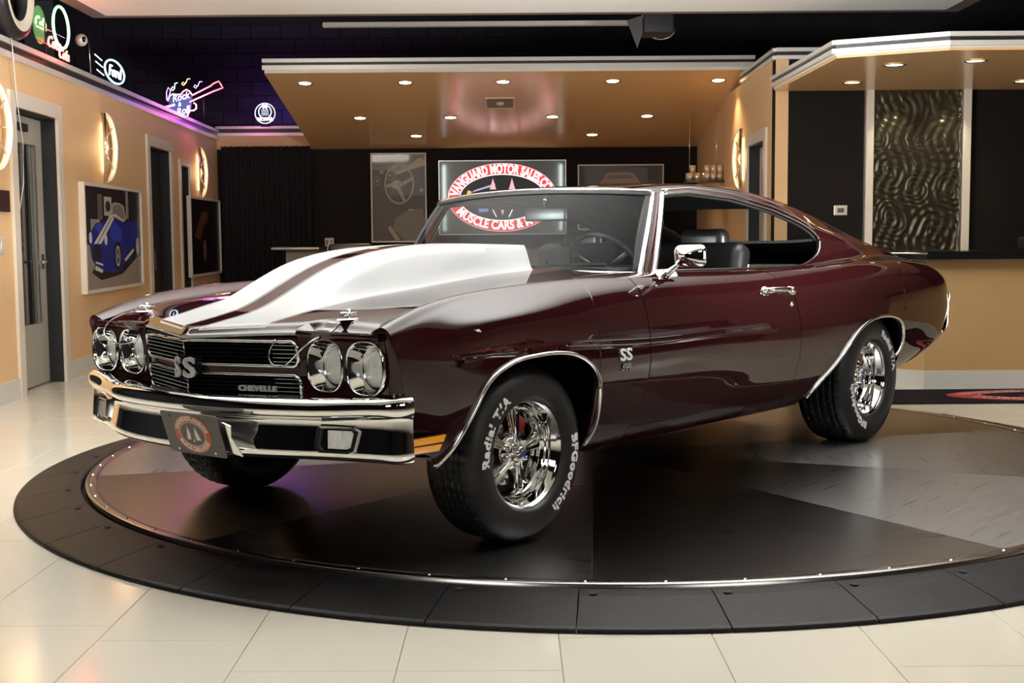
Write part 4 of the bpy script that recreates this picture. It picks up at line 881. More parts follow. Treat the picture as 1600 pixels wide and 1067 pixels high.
for c in range(colsn-1):
    for k in range(NK-1):
        Fs.append((c*NK+k, c*NK+k+1, (c+1)*NK+k+1, (c+1)*NK+k))
        inner = 2 <= k < 34; m_ = 0
        if inner and c >= 4 and c < len(D0)+rowsN:
            pin = k == 3 or k == 32 or c == 5
            m_ = 2 if (pin and not (k == 2 or k == 33 or c == 4)) else 1
        mi.append(m_)
# mirrored half
n0 = len(V); V += [(v[0], -v[1], v[2]) for v in V]; Fs += [tuple(i+n0 for i in f)[::-1] for f in Fs[:len(mi)]]; mi = mi+mi
hood = cb('hood', V, [f[::-1] for f in Fs], [paint, white_paint, paint, under], midx=mi)
me = hood.data; bm = bmesh.new(); bm.from_mesh(me); bmesh.ops.remove_doubles(bm, verts=bm.verts, dist=.0003); bmesh.ops.recalc_face_normals(bm, faces=bm.faces)
if sum(f.normal.z for f in bm.faces) < 0: bmesh.ops.reverse_faces(bm, faces=bm.faces)
bm.to_mesh(me); bm.free(); solid(hood, .010, 3)
# cowl
V = []
for i in range(25):
    y = -.74+1.48*i/24
    for k in range(6): x = xr(y)-.006+(-.985+.25*(1-(y/.72)**2)-(xr(y)-.006))*k/5 if False else (xr(y)-.006)+((-.97+.20*(1-(y/.72)**2))-(xr(y)-.006))*k/5; V.append((x, y, hood_z(xr(y), y, False)-.006-.012*k/5))
cb('cowl_panel', V, grid_faces(25, 6), paint)
for y0 in (.18, -.45):
    V, Fs = tube([(-.80, y0, .972), (-.86, y0+.15, .985), (-.875, y0+.42, .983)], .005, .009, 6); o = cb('wiper', V, Fs, blackm)
# ---- hood pins with wires
for s in (1, -1):
    V, Fs = lathe([(0, .004), (.036, .004), (.040, 0)], 20, 'Z'); x, y = .60, .605*s; z = hood_z(x, abs(y)); pin = cb('hood_pin', [(v[0]*1.3+x, v[1]*.8+y, v[2]+z) for v in V], Fs, chrome)
    V, Fs = tube([(x, y, z), (x, y, z+.035)], .007, n=10); cb('pin_post', V, Fs, chrome, parent=pin)
    V, Fs = tube([(x-.035, y, z+.018), (x+.035, y, z+.018)], .006, n=8); cb('pin_clip', V, Fs, chrome, parent=pin)
    V, Fs = tube([(x+.015+.016*math.cos(t), y+.014*math.sin(t), z+.022) for t in np.linspace(0, 6.28, 14)[:-1]], .0035, n=6, closed=True); cb('pin_ring', V, Fs, chrome, parent=pin)
    wire = [(x+.02, y, z+.02), (x+.05, y-.02, .80), (.715, y-.06, .765), (.735, y-.13, .71), (.735, y-.19, .675), (.745, y-.235, .68), (.75, y-.245, .72), (.735, y-.225, .765)] if s > 0 else [(x+.02, y, z+.02), (x+.06, y-.06, .825), (.70, y-.10, .80), (.735, y-.10, .75), (.735, y-.02, .715), (.73, y+.08, .72), (.725, y+.13, .745)]
    q = cspline(list(range(len(wire))), wire)(np.linspace(0, len(wire)-1, 40)); V, Fs = tube([tuple(p) for p in q], .0032, n=6); cb('lanyard', V, Fs, chrome_soft, parent=pin)
# ---- nose: headlight panels, header strip, grille
def hl_x(y, z): return .672+(z-.575)*.095+.010*(1-float(sm(.46, .56, abs(y))))-.012*float(sm(.80, .90, abs(y)))
for s in (1, -1):
    out = [(.458, .565), (.866, .565), (.868, .60), (.868, .70), (.868, .765), (.866, .792), (.80, .797), (.458, .797)]
    def sup(cy, cz, a, b, n=44, p=2.6): return [(cy+a*math.copysign(abs(math.cos(t))**(2/p), math.cos(t)), cz+b*math.copysign(abs(math.sin(t))**(2/p), math.sin(t))) for t in np.linspace(0, 2*math.pi, n+1)[:-1]]
    hol = [sup(.578, .680, .086, .086), sup(.777, .680, .086, .086)]
    V, Fs = curve_plate([out]+hol, .003); cb('headlight_panel', [(hl_x(v[0], v[1])+v[2], s*v[0], v[1]) for v in V], Fs, paint, False)
    # header roll between panel and hood / fender
    V = []
    for i in range(20):
        y = .452+(.862-.452)*i/19; zt = hood_z(.655, min(y, .78))+.0 if y < .79 else .800
        x1 = .653 if y < .80 else .653+(y-.8)*.8
        for (x, z) in ((hl_x(y, .79)+.003, .778), (hl_x(y, .79)+.006, .788), (hl_x(y, .79)+.002, .796), (x1+.018, zt-.007), (x1+.006, zt-.004), (x1+.002, zt-.010), (x1, zt-.03)): V.append((x, s*y, z))
    cb('header_panel', V, grid_faces(20, 7), paint)
    V = []
    for i in range(14):
        z = .50+(.800-.50)*i/13; zz = min(z, .800); xo = .70+(zz-.867)*.26+.001; yo_s = float(np.interp(zz, [.45, .52, .60, .67, .735, .782, .806], [.875, .892, .900, .902, .900, .896, .885])); xi = hl_x(.866, max(zz, .565))
        for k in range(6):
            f = k/5; b_ = .005*math.sin(math.pi*f); V.append((xi+(xo-xi)*f+b_, s*(.866+(yo_s-.866)*f+b_), zz))
    cb('fender_nose', V, grid_faces(14, 6), paint)
    V = []
    for i in range(10):
        f = i/9; y = .80+(.885-.80)*f; zt_ = float(np.interp(y, [.80, .86, .885], [.797, .8185, .806])); xt_ = .70+(zt_-.867)*.26+.001
        V += [(xt_, s*y, zt_), (xt_+.004, s*y, zt_-.006), (hl_x(y, .79)+.002, s*y, min(.796, zt_-.008)), (hl_x(y, .79)-.002, s*y, .785)]
    cb('fender_nose_cap', V, grid_faces(10, 4), paint)
    for k, cy in ((0, .578), (1, .777)):
        cz = .680; ox = hl_x(cy, cz)
        V = []; n = 48; steps = [(1.07, .002, 0), (1.06, .010, 0), (1.02, .013, 0), (.99, .008, 0), (.95, -.006, .1), (.88, -.026, .45), (.80, -.042, .9), (.745, -.050, 1.0), (.735, -.058, 1.0)]
        for i in range(n):
            t = 2*math.pi*i/n
            for a, dx, r in steps:
                p = 2+(.6)*(1-r); c_, s_ = math.cos(t), math.sin(t); R1 = .086*a
                yy = R1*math.copysign(abs(c_)**(2/p), c_)*(1); zz = R1*math.copysign(abs(s_)**(2/p), s_)
                V.append((ox+dx, s*(cy+yy), cz+zz-.004*r))
        bz = cb('headlight', V, grid_faces(n, len(steps), close=True), chrome)
        V, Fs = lathe([(0, .018), (.022, .016), (.043, .009), (.056, .000), (.060, -.007), (.062, -.014)], 40, 'X'); cb('headlight_lens', [(v[0]+ox-.040, s*cy+v[1], cz-.004+v[2]) for v in V], Fs, lamp_lens, parent=bz)
        V, Fs = lathe([(.060, -.008), (.062, -.003), (.066, -.003), (.068, -.014)], 40, 'X'); cb('retaining_ring', [(v[0]+ox-.040, s*cy+v[1], cz-.004+v[2]) for v in V], Fs, chrome_soft, parent=bz)
def gx(y, z): return .852-.323*abs(y)-(.77-z)*.09
def vplate(name, splines, d, dx, m, parent=None):
    """plate that follows the V of the grille; outlines must have a vertex at y = 0 if they cross it"""
    V, Fs = curve_plate(splines, d); return cb(name, [(gx(v[0], v[1])+dx+v[2], v[0], v[1]) for v in V], Fs, m, False, parent)
for (z0, z1) in ((.672, .757), (.553, .640)):
    fr = None
    for s in (1, -1):
        # bright frame as a tube: along the V, round the outer end
        pass
    pts = []
    w_ = .452
    def rail(z, r=1): return [(y, z) for y in np.linspace(-w_+.02, w_-.02, 31)]
    loop = rail(z1)+[(w_-.006, z1-.006), (w_, z1-.02), (w_, z0+.02), (w_-.006, z0+.006)]+rail(z0)[::-1]+[(-w_+.006, z0+.006), (-w_, z0+.02), (-w_, z1-.02), (-w_+.006, z1-.006)]
    V, Fs = tube([(gx(y, z)-.004, y, z) for y, z in loop], .0065, .010, 8, up=(1, 0, 0), closed=True); fr = cb('grille_frame', V, Fs, chrome)
    V = [(gx(y, z)-.035, y, z) for y in np.linspace(-w_, w_, 3) for z in (z0, z1)]; cb('grille_backing', V, grid_faces(3, 2), blackgr, False, parent=fr)
    for i in range(1, 6):
        z = z0+(z1-z0)*i/6
        P = [(gx(y, z)-.012, y, z) for y in np.linspace(-w_+.004, w_-.004, 25)]
        V, Fs = tube(P, .0035, .009, 4, up=(0, 0, 1), sq=True); V, Fs = tube([(a, b, c) for a, b, c in P], .010, .0022, 4, sq=True); cb('grille_bar', V, Fs, blackgr, False, parent=fr)
        for a, b in ((-w_+.004, -.002), (w_-.10, w_-.004)):
            V, Fs = tube([(gx(y, z)-.0045, y, z) for y in np.linspace(a, b, 9)], .0012, .0016, 4, sq=True); cb('bright_line', V, Fs, satin, False, parent=fr)
    for i in range(1, 34):
        y = -w_+2*w_*i/34; V, Fs = tube([(gx(y, z)-.022, y, z) for z in (z0, z1)], .0015, .008, 4, up=(1, 0, 0), sq=True); cb('grille_upright', V, Fs, blackgr, False, parent=fr)
    V, Fs = tube([(gx(0, z)-.003, 0, z) for z in (z0, z1)], .002, .003, 6, up=(1, 0, 0)); cb('centre_line', V, Fs, chrome_soft, parent=fr)
# body-colour bar between the grilles, with bright edges
V = [(gx(y, z)-.006, y, z) for y in np.linspace(-.455, .455, 31) for z in (.640, .645, .667, .672)]; cb('grille_divider', V, grid_faces(31, 4), paint)
V = [(gx(y, z)-.045, y, z) for y in np.linspace(-.49, .49, 31) for z in (.50, .79)]; cb('radiator_support', V, grid_faces(31, 2), under, False)
V = [(gx(y, z)-.004, y, z) for y in np.linspace(-.452, .452, 31) for z in (.757, .762, .770)]; cb('grille_header', V, grid_faces(31, 3), paint)
for y0 in (-.40, -.33, -.20): box('header_clip', -.004, .004, -.02, .02, -.004, .004, steel_gap, CAR, loc=(gx(y0, .77)+.002, y0, .764-.0), rot=(0, 0, 0))
def place_text(name, s, size, m, fn, depth=.003, bold=.01, shear=0, sx=1.0, spacing=1.0, parent=None):
    V, Fs = text_geo(s, size, depth, bold, shear, spacing); return cb(name, [fn(v[0]*sx, v[1], v[2]) for v in V], Fs, m, False, parent)
bd = place_text('front_badge', 'SS', .098, blackg, lambda a, b, c: (gx(a+.012, .655)+.016+c, a+.012, .657+b), .010, .012, .0, 1.12, 1.18)
place_text('badge_face', 'SS', .098, satin, lambda a, b, c: (gx(a+.012, .655)+.028+c, a+.012, .657+b), .004, .003, .0, 1.12, 1.18, parent=bd)
place_text('name_lettering', 'CHEVELLE', .026, satin, lambda a, b, c: (gx(a+.285, .59)+.002+c, a+.285, .590+b), .003, .0012, 0, 1.2, 1.08)
# fender badge + engine size
fy = lambda x, z: None
def side_y(x, z):
    P, k9 = section(x, False); P = P[:110]; return float(np.interp(z, P[:, 1], P[:, 0]))
for s in (1, -1):
    V, Fs = text_geo('SS', .066, .003, .0012, 0, 1.12); cb('fender_badge', [(-.525-v[0]*1.22*s, s*(side_y(-.525-v[0], .632)+.002+v[2]+.003), .640+v[1]) for v in V], Fs, letter_white, False)
    V, Fs = text_geo('544', .034, .002, .0005, .35); cb('engine_badge', [(-.525-v[0]*1.25*s, s*(side_y(-.525-v[0], .59)+.002+v[2]+.002), .592+v[1]) for v in V], Fs, chrome_soft, False)
# ---- front bumper
bpx = cspline([0, .2, .4, .55, .68, .78, .86], [.935, .922, .880, .822, .770, .738, .712])
path = [(float(bpx(y)), y) for y in np.linspace(0, .86, 40)]+[(.702, .885), (.688, .905), (.670, .920), (.652, .929), (.636, .934), (.626, .936)]
prof = [(-.13, .560), (-.10, .572), (-.05, .576), (-.018, .572), (-.004, .560), (.000, .545), (-.002, .530), (-.010, .520), (-.021, .512), (-.025, .498), (-.024, .475), (-.020, .45), (-.014, .42), (-.011, .402), (-.016, .388), (-.030, .379), (-.055, .376), (-.09, .380)]
prof_f = cspline(np.concatenate([[0], np.cumsum([math.hypot(prof[i+1][0]-prof[i][0], prof[i+1][1]-prof[i][1]) for i in range(len(prof)-1)])]), prof)
tl_ = np.concatenate([[0], np.cumsum([math.hypot(prof[i+1][0]-prof[i][0], prof[i+1][1]-prof[i][1]) for i in range(len(prof)-1)])])[-1]
PR = prof_f(np.linspace(0, tl_, 40))
full = [(x, -y) for x, y in path[::-1]]+path[1:]
fr_ = frames([(x, y, 0) for x, y in full]); V = []
for (p, t, s_, u) in fr_:
    nrm = Vector((t.y, -t.x, 0)); k = min(1, max(0, (abs(p.y)-.86)/.07)); yy = abs(p.y)
    zoff = -.055*float(sm(.5, 0, yy))*0
    for d, z in PR:
        zz = z+(.0 if z > .5 else 0)+(.012 if z > .5 else 0)*float(sm(.6, .9, yy))-.035*float(sm(.0, .5, .5-yy))*(0)
        V.append((p.x+nrm.x*d*(1-.6*k), p.y+nrm.y*d*(1-.6*k), zz))
bp_ = cb('front_bumper', V, grid_faces(len(full), len(PR)), chrome); solid(bp_, .004)
# turn-signal lamps set into the bumper
def bump_pt(y, z, out=.0):
    i = min(range(len(path)), key=lambda k: abs(path[k][1]-abs(y))); x = float(bpx(min(abs(y), .86))); d = float(np.interp(-z, [-q[1] for q in PR[10:]], [q[0] for q in PR[10:]])); return x+d*1.05+out
for s in (1, -1):
    out = [(.636, .492), (.756, .492), (.783, .478), (.773, .414), (.753, .405), (.651, .405), (.631, .425)]
    inn = [(.649, .484), (.753, .484), (.769, .474), (.761, .420), (.747, .413), (.659, .413), (.644, .430)]
    def fan(nm, spl, d, dx, m, parent=None):
        V, Fs = curve_plate(spl, d); return cb(nm, [(bump_pt(v[0], v[1], dx)+v[2], s*v[0], v[1]) for v in V], Fs, m, False, parent)
    sl = fan('signal_lamp', [out, inn], .008, .010, chrome_soft); fan('lamp_backing', [inn], .002, .006, blackg, sl); fan('lamp_lens', [[(.668, .478), (.753, .478), (.761, .470), (.754, .424), (.743, .419), (.676, .419)]], .002, .010, lamp_lens, sl)
# plate with oval logo
plm = mat('plate_grey', (.085, .075, .065), .45)
pl_ = thing_pl = cb('front_plate', [(0, 0, 0)], [], plm)
pl_.location = (.958, .195, .452); pl_.rotation_euler = (.01144, R_(17), R_(2))
V, Fs = curve_plate([rrect(.31, .155, .012)], .0015); mk('plate_body', [(v[2], v[0], v[1]) for v in V], Fs, plm, pl_, False)
cream = mat('plate_cream', (.78, .66, .55), .5); orange = mat('plate_orange', (.55, .10, .04), .5)
def pp(nm, spl, x, m, d=.0004): V, Fs = curve_plate(spl, d); mk(nm, [(x+v[2], v[0], v[1]) for v in V], Fs, m, pl_, False)
pp('oval_logo', [ell(0, 0, .098, .070, 48)], .002, orange); pp('oval_centre', [ell(0, 0, .066, .042, 40)], .003, plm); pp('oval_line', [ell(0, 0, .069, .0445, 40), ell(0, 0, .0665, .0425, 40)], .0034, cream)
def plate_arc(s, size, a0, a1, flip):
    V, Fs = text_geo(s, size, .0004, .0012); xs = [v[0] for v in V]; x0, x1 = min(xs), max(xs); out = []; rx, ry = .083, .057
    T = np.radians(np.linspace(a0, a1, 120)); sl = np.concatenate([[0], np.cumsum(np.hypot(np.diff(rx*np.cos(T)), np.diff(ry*np.sin(T))))]); sl /= sl[-1]
    for v in V:
        t = float(np.interp((v[0]-x0)/(x1-x0), sl, T)); nx, nz = math.cos(t)/rx, math.sin(t)/ry; ln = math.hypot(nx, nz); h = v[1]*(-1 if flip else 1); out.append((.0034+v[2], rx*math.cos(t)+nx/ln*h, ry*math.sin(t)+nz/ln*h))
    mk('plate_lettering', out, Fs, cream, pl_, False)
plate_arc('VANGUARD MOTOR SALES.COM', .024, 168, 12, False); plate_arc('MUSCLE CARS & MORE', .024, 205, 335, True)
pp('logo_mark', [[(-.004, -.03), (.004, -.03), (.0, -.012)]], .0034, cream); pp('logo_mark', [[(-.03, .0), (-.02, .03), (-.012, .0), (-.015, -.02), (-.035, -.022)]], .0034, cream); pp('logo_mark', [[(.015, -.022), (.012, .0), (.02, .03), (.03, .004), (.04, -.02)]], .0034, cream)
for yy, zz in ((-.10, .062), (.02, .062), (-.10, -.062), (.10, -.062)): pp('plate_bolt', [ell(yy, zz, .005, .005, 12)], .0036, blackg if zz > 0 else chrome_soft)
V, Fs = curve_plate([[(-.02, .0), (.16, .03), (.20, .02), (.185, -.02), (.22, -.09), (-.02, -.05)]], .002); mk('plate_bracket', [(v[2]-.014, v[0], v[1]+.02) for v in V], Fs, chrome_soft, pl_, False)
# lower valance and splash pan under the bumper
V = []
for y in np.linspace(-.86, .86, 31):
    x = float(bpx(abs(y)))
    for d, z in ((-.10, .41), (-.13, .395), (-.17, .375), (-.28, .36)): V.append((x+d, y, z))
cb('front_valance', V, grid_faces(31, 4), under)
# ---- side markers, mouldings, handles, mirror
for s in (1, -1):
    mk_ = cb('side_marker', [(0, 0, 0)], [], amber)
    for z0, x0, x1 in ((.430, .610, .470), (.398, .622, .478)):
        pass
    mk_.location = (.54, s*.0, .42); bpy.data.objects.remove(mk_)
    V, Fs = curve_plate([[(.632, .448), (.448, .452), (.458, .388), (.640, .384)]], .003); sm_ = cb('side_marker', [(v[0], s*(side_y(v[0], v[1])+.001+v[2]), v[1]) for v in V], Fs, blackg, False)
    for q in ([(.612, .444), (.462, .448), (.466, .424), (.606, .420)], [(.630, .414), (.470, .416), (.474, .393), (.628, .390)]):
        V, Fs = curve_plate([q], .004); cb('amber_lens', [(v[0], s*(side_y(v[0], v[1])+.004+v[2]), v[1]) for v in V], Fs, amber, False, sm_)
def edge_trim(fn, xs, r, ry_, up, nm='wheel_arch_trim'):
    P = [fn(x) for x in xs]
    for s in (1, -1): V, Fs = tube([(p[0], s*p[1], p[2]) for p in P], r, ry_, 8, up=up); cb(nm, V, Fs, chrome)
FA = [(.452, .325), (.422, .374), (.380, .45), (.338, .515), (.278, .60), (.188, .65), (.10, .672), (.041, .676), (-.04, .679), (-.112, .676), (-.19, .665), (-.25, .645), (-.30, .617), (-.334, .585), (-.355, .55), (-.3635, .51), (-.3635, .45), (-.352, .38), (-.335, .335), (-.322, .305)]
d_ = np.concatenate([[0], np.cumsum(np.hypot(*np.diff(np.array(FA), axis=0).T))]); FAs = cspline(d_, FA)(np.linspace(0, d_[-1], 70))
edge_trim(lambda i: (FAs[i][0], side_y(max(-.6, FAs[i][0]), FAs[i][1])+.004, FAs[i][1]+.004), range(70), .009, .011, (0, 1, 0))
RB = RA+[(-3.143, .50), (-3.12, .462), (-3.085, .435)]
d_ = np.concatenate([[0], np.cumsum(np.hypot(*np.diff(np.array(RB), axis=0).T))]); RBs = cspline(d_, RB)(np.linspace(0, d_[-1], 70))
edge_trim(lambda i: (RBs[i][0], side_y(RBs[i][0], RBs[i][1])+.004, RBs[i][1]+.004), range(70), .009, .011, (0, 1, 0))
def belt(x): P, k9 = section(x, x < -1); return P[k9]
for s in (1, -1):
    # belt moulding and window surround
    pts = [(x, .752, .957) if False else (x, float(belt(x)[0])-.006, float(belt(x)[1])+.003) for x in np.linspace(-1.04, -2.30, 26)]
    def wy(x, z): P, k9 = section(x, True); Q = P[k9:k9+120]; return float(np.interp(z, Q[:, 1], Q[:, 0]))
    pts += [(x, wy(x, zwb(x)), zwb(x)) for x in (-2.36, -2.42, -2.48, -2.52, -2.55, -2.57, -2.58)]+[(-2.586, wy(-2.586, 1.07), 1.07)]
    tp = [(x, wy(x, zwt(x)), zwt(x)) for x in (-2.58, -2.57, -2.55, -2.52, -2.48, -2.42, -2.35, -2.27, -2.2)]+[(x, wy(x, zwt(x)), zwt(x)) for x in np.linspace(-2.1, -1.24, 20)]
    V, Fs = tube([(p[0], s*(p[1]+.002), p[2]) for p in pts], .005, .006, 8); cb('belt_moulding', V, Fs, chrome)
    V, Fs = tube([(p[0], s*(p[1]+.004), p[2]-.001) for p in tp], .006, .006, 8, up=(0, 1, 0)); wt_ = cb('window_moulding', V, Fs, chrome)
    tp2 = [(p[0], p[1]-.001, p[2]+.018) for p in tp[6:]]; tp2 = [(-2.60, wy(-2.6, 1.10)+.003, 1.04), (-2.612, wy(-2.6, 1.14)+.003, 1.09), (-2.59, wy(-2.59, 1.15)+.003, 1.13), (-2.53, wy(-2.53, 1.17)+.003, 1.165), (-2.44, wy(-2.44, 1.2)+.003, 1.197)]+tp2[1:]
    V, Fs = tube([(p[0], s*(p[1]+.007), p[2]) for p in tp2], .006, .007, 8, up=(0, 1, 0)); cb('drip_rail', V, Fs, chrome)
    # window frame edge (black) inside the opening
    V, Fs = tube([(p[0]+.0, s*(p[1]-.020), p[2]-.008) for p in tp], .010, .010, 6, up=(0, 1, 0)); cb('window_seal', V, Fs, blackm)
    # A pillar : bright strip, painted strip, bright strip
    B0, T0 = Vector((-.945, .722, .945)), Vector((-1.158, .648, 1.300)); 
    def strip(b0, b1, t0, t1, th, nm, m, nn=12):
        V = []
        for i in range(nn+1):
            f = i/nn; bow = .006*math.sin(math.pi*f); a = B0.lerp(T0, f)
            xo0 = b0+(t0-b0)*f; xo1 = b1+(t1-b1)*f
            y = a.y+bow
            for (dx, dy) in ((xo0, -th-.010), (xo0-.003, .0), (xo0*.6+xo1*.4, .006), (xo0*.4+xo1*.6, .007), (xo1+.003, .004), (xo1, -th-.010)):
                V.append((a.x+dx, s*(y+dy+(-(dx) *.16)), a.z+bow*.5))
        o = cb(nm, V, grid_faces(nn+1, 6), m); return o
    strip(.008, -.030, .006, -.020, .010, 'windshield_moulding', chrome); strip(-.032, -.078, -.022, -.052, .012, 'a_pillar', paint); strip(-.080, -.112, -.054, -.082, .012, 'pillar_moulding', chrome)
# windshield: curved sheet
def wsp(u, v, off=0):
    """u -1..1 across, v 0..1 up"""
    yb, yt = .722, .648; y = u*(yb+(yt-yb)*v); xb = -.735-.212*abs(u)**2.2; xt = -1.070-.088*abs(u)**2.2; bow = .018*math.sin(math.pi*v)
    z = (.962-.018*u*u)*(1-v)+(1.327-.027*u*u)*v; return (xb+(xt-xb)*v+bow*.8+off, y, z+bow*.5+off*.6)
V = [wsp(-1+2*i/40, j/16) for i in range(41) for j in range(17)]; o = cb('windshield', V, grid_faces(41, 17), ws_glass)
for vv, nm in ((1.0, 'windshield_moulding'), (0.0, 'windshield_moulding')):
    V, Fs = tube([wsp(-1+2*i/40, vv, .004) for i in range(41)], .010, .007, 8); cb(nm, V, Fs, chrome)
V, Fs = tube([Vector(wsp(-1+2*i/40, .975, -.006))+Vector((0, 0, -.0)) for i in range(41)], .02, .010, 6); cb('windshield_seal', V, Fs, blackm)
for s in (1, -1): V, Fs = tube([Vector(wsp(s*.975, j/14, -.012)) for j in range(15)], .02, .02, 6); cb('windshield_seal', V, Fs, blackm)
# roof front edge
V = []
for i in range(41):
    u = -1+2*i/40; a = Vector(wsp(u, 1.0)); y = u*.66; z = None
    P, k9 = section(-1.075, True); Q = P[k9+60:][::-1]; z = float(np.interp(abs(y), Q[:, 0], Q[:, 1])); xx = -1.075-.088*(y/.655)**2
    V += [(a.x-.002, a.y, a.z+.004), (xx+.010, y*.999, z-.008), (xx+.002, y, z-.001), (xx-.01, y, z-.0005)]
cb('roof_header', V, grid_faces(41, 4), paint)
# door handles, lock, mirror
for s in (1, -1):
    sy = lambda x, z: s*(side_y(x, z))
    hb_ = cb('door_handle', *tube([(-1.66, s*(side_y(-1.66, .845)+.012), .848), (-1.70, s*(side_y(-1.7, .845)+.030), .850), (-1.80, s*(side_y(-1.8, .845)+.034), .848), (-1.88, s*(side_y(-1.88, .845)+.022), .843)], .009, .014, 10), chrome)
    V, Fs = lathe([(0, .03), (.017, .03), (.02, .024), (.024, .0)], 20, 'Y'); cb('handle_button', [(v[0]-1.885, s*(side_y(-1.885, .84)+v[1]), .838+v[2]) for v in V], Fs, chrome, parent=hb_)
    V, Fs = lathe([(0, .016), (.02, .014), (.024, .0)], 16, 'Y'); cb('handle_post', [(v[0]*1.3-1.66, s*(side_y(-1.66, .845)+v[1]), .845+v[2]) for v in V], Fs, chrome, parent=hb_)
    V, Fs = lathe([(0, .006), (.010, .005), (.012, 0)], 16, 'Y'); cb('door_lock', [(v[0]-1.885, s*(side_y(-1.885, .77)+v[1]), .775+v[2]) for v in V], Fs, chrome)
V, Fs = curve_plate([rrect(.155, .05, .02)], .004); mb = cb('side_mirror', [(-.925+v[0], .875+.0*v[1]+v[1]*.55, .945+v[2]-v[1]*.65) for v in V], Fs, chrome)
V, Fs = tube([(-.90, .880, .940), (-.905, .905, .955), (-.912, .945, .985), (-.915, .975, 1.005)], .020, .014, 10, taper=[1.6, 1.0, .6, .55]); cb('mirror_arm', V, Fs, chrome, parent=mb)
V = []; RR = rrect(.150, .094, .030, 8); nst = [(.20, .052), (.42, .046), (.70, .032), (.90, .018), (.985, .006), (1.0, -.004), (.97, -.010), (.94, -.010)]
for (a, b) in RR:
    for k, dx in nst: V.append((-.925+dx, .995+a*k, 1.020+b*k))
mh = cb('mirror_head', V+[(-.925+.054, .995, 1.02)], grid_faces(len(RR), len(nst), close=True)+[(len(V), ((i+1) % len(RR))*len(nst), i*len(nst)) for i in range(len(RR))], chrome, parent=mb)
cb('mirror_glass', [(-.934, .995+a*.95, 1.02+b*.95) for a, b in RR], [tuple(range(len(RR)))], chrome_soft, False, mb)
# ---- rear bumper with taillights
rp = [(-4.18, y) for y in np.linspace(0, .60, 14)]+[(-4.176, .70), (-4.160, .760), (-4.132, .793), (-4.10, .812), (-4.06, .828), (-4.03, .838)]
rfull = [(x, -y) for x, y in rp[::-1]]+rp[1:]
pr2 = [(-.04, .745), (-.01, .752), (.012, .742), (.016, .72), (.010, .69), (.012, .62), (.012, .56), (.0, .52), (-.03, .505)]
V = []
for (p, t, s_, u) in frames([(x, y, 0) for x, y in rfull]):
    nrm = Vector((-t.y, t.x, 0)); k = min(1, max(0, (p.x+4.18)/.14))
    for d, z in pr2: V.append((p.x+nrm.x*d+(z-.75)*-.0+k*(.75-z)*.42, p.y+nrm.y*d+math.copysign(k*(.75-z)*.12, p.y), z-.0*k))
rb_ = cb('rear_bumper', V, grid_faces(len(rfull), len(pr2)), chrome); solid(rb_, .004)
for s in (1, -1):
    V, Fs = curve_plate([rrect(.30, .11, .02)], .006); cb('tail_lamp', [(-4.215+v[2], s*.60+v[0], .63+v[1]) for v in V], Fs, red_paint, False, rb_)
V, Fs = boxg(-4.10, -3.75, -.60, .60, .54, .62); cb('rear_valance', V, Fs, under, False)
# ---- underbody and inner structure
def sub(nm, x0, x1, y0, y1, z0, z1, m=under): V, Fs = boxg(x0, x1, y0, y1, z0, z1); return cb(nm, V, Fs, m, False)
sub('floor_pan', -3.7, -.45, -.58, .58, .24, .42); sub('front_subframe', -.45, .50, -.50, .50, .36, .43); sub('floor_pan', -2.1, -.45, -.85, .85, .27, .42); sub('engine_bay', -.75, .62, -.62, .62, .42, .74); sub('inner_fender', -.75, .60, .60, .86, .71, .79); sub('inner_fender', -.75, .60, -.86, -.60, .71, .79)
sub('firewall', -.80, -.72, -.86, .86, .30, .93); sub('inner_wheelhouse', -3.7, -2.15, -.60, .60, .42, .74); sub('wheelhouse_end', -3.47, -3.42, -.86, .86, .43, .80); sub('trunk_box', -4.0, -2.70, -.74, .74, .70, .90); sub('trunk_box', -3.95, -3.3, -.72, .72, .55, .86); sub('inner_quarter', -3.35, -2.15, .72, .86, .70, .90); sub('inner_quarter', -3.35, -2.15, -.86, -.72, .70, .90)
for s in (1, -1):
    sub('door_inner_panel', -2.12, -.80, s*.70, s*.80, .32, .925, leather) if s > 0 else sub('door_inner_panel', -2.12, -.80, -.80, -.70, .32, .925, leather)
    V, Fs = lathe([(0, .0), (.06, .0), (.06, -.03), (0, -.03)], 16, 'Y')
V, Fs = tube([(-.15, .25, .22), (-1.2, .30, .20), (-2.4, .34, .21), (-3.1, .5, .24)], .035, n=12); cb('exhaust_pipe', V, Fs, mat('exhaust', (.15, .14, .13), .3, 1))
V, Fs = tube([(0, -.70, .325), (0, .70, .325)], .04, n=12); cb('front_axle', V, Fs, under); V, Fs = tube([(-2.845, -.70, .345), (-2.845, .70, .345)], .05, n=12); cb('rear_axle', V, Fs, under)
V, Fs = lathe([(0, .14), (.09, .12), (.14, .05), (.14, -.05), (.09, -.12), (0, -.14)], 20, 'X'); cb('differential', [(v[0]-2.86, v[1], v[2]+.34) for v in V], Fs, under)
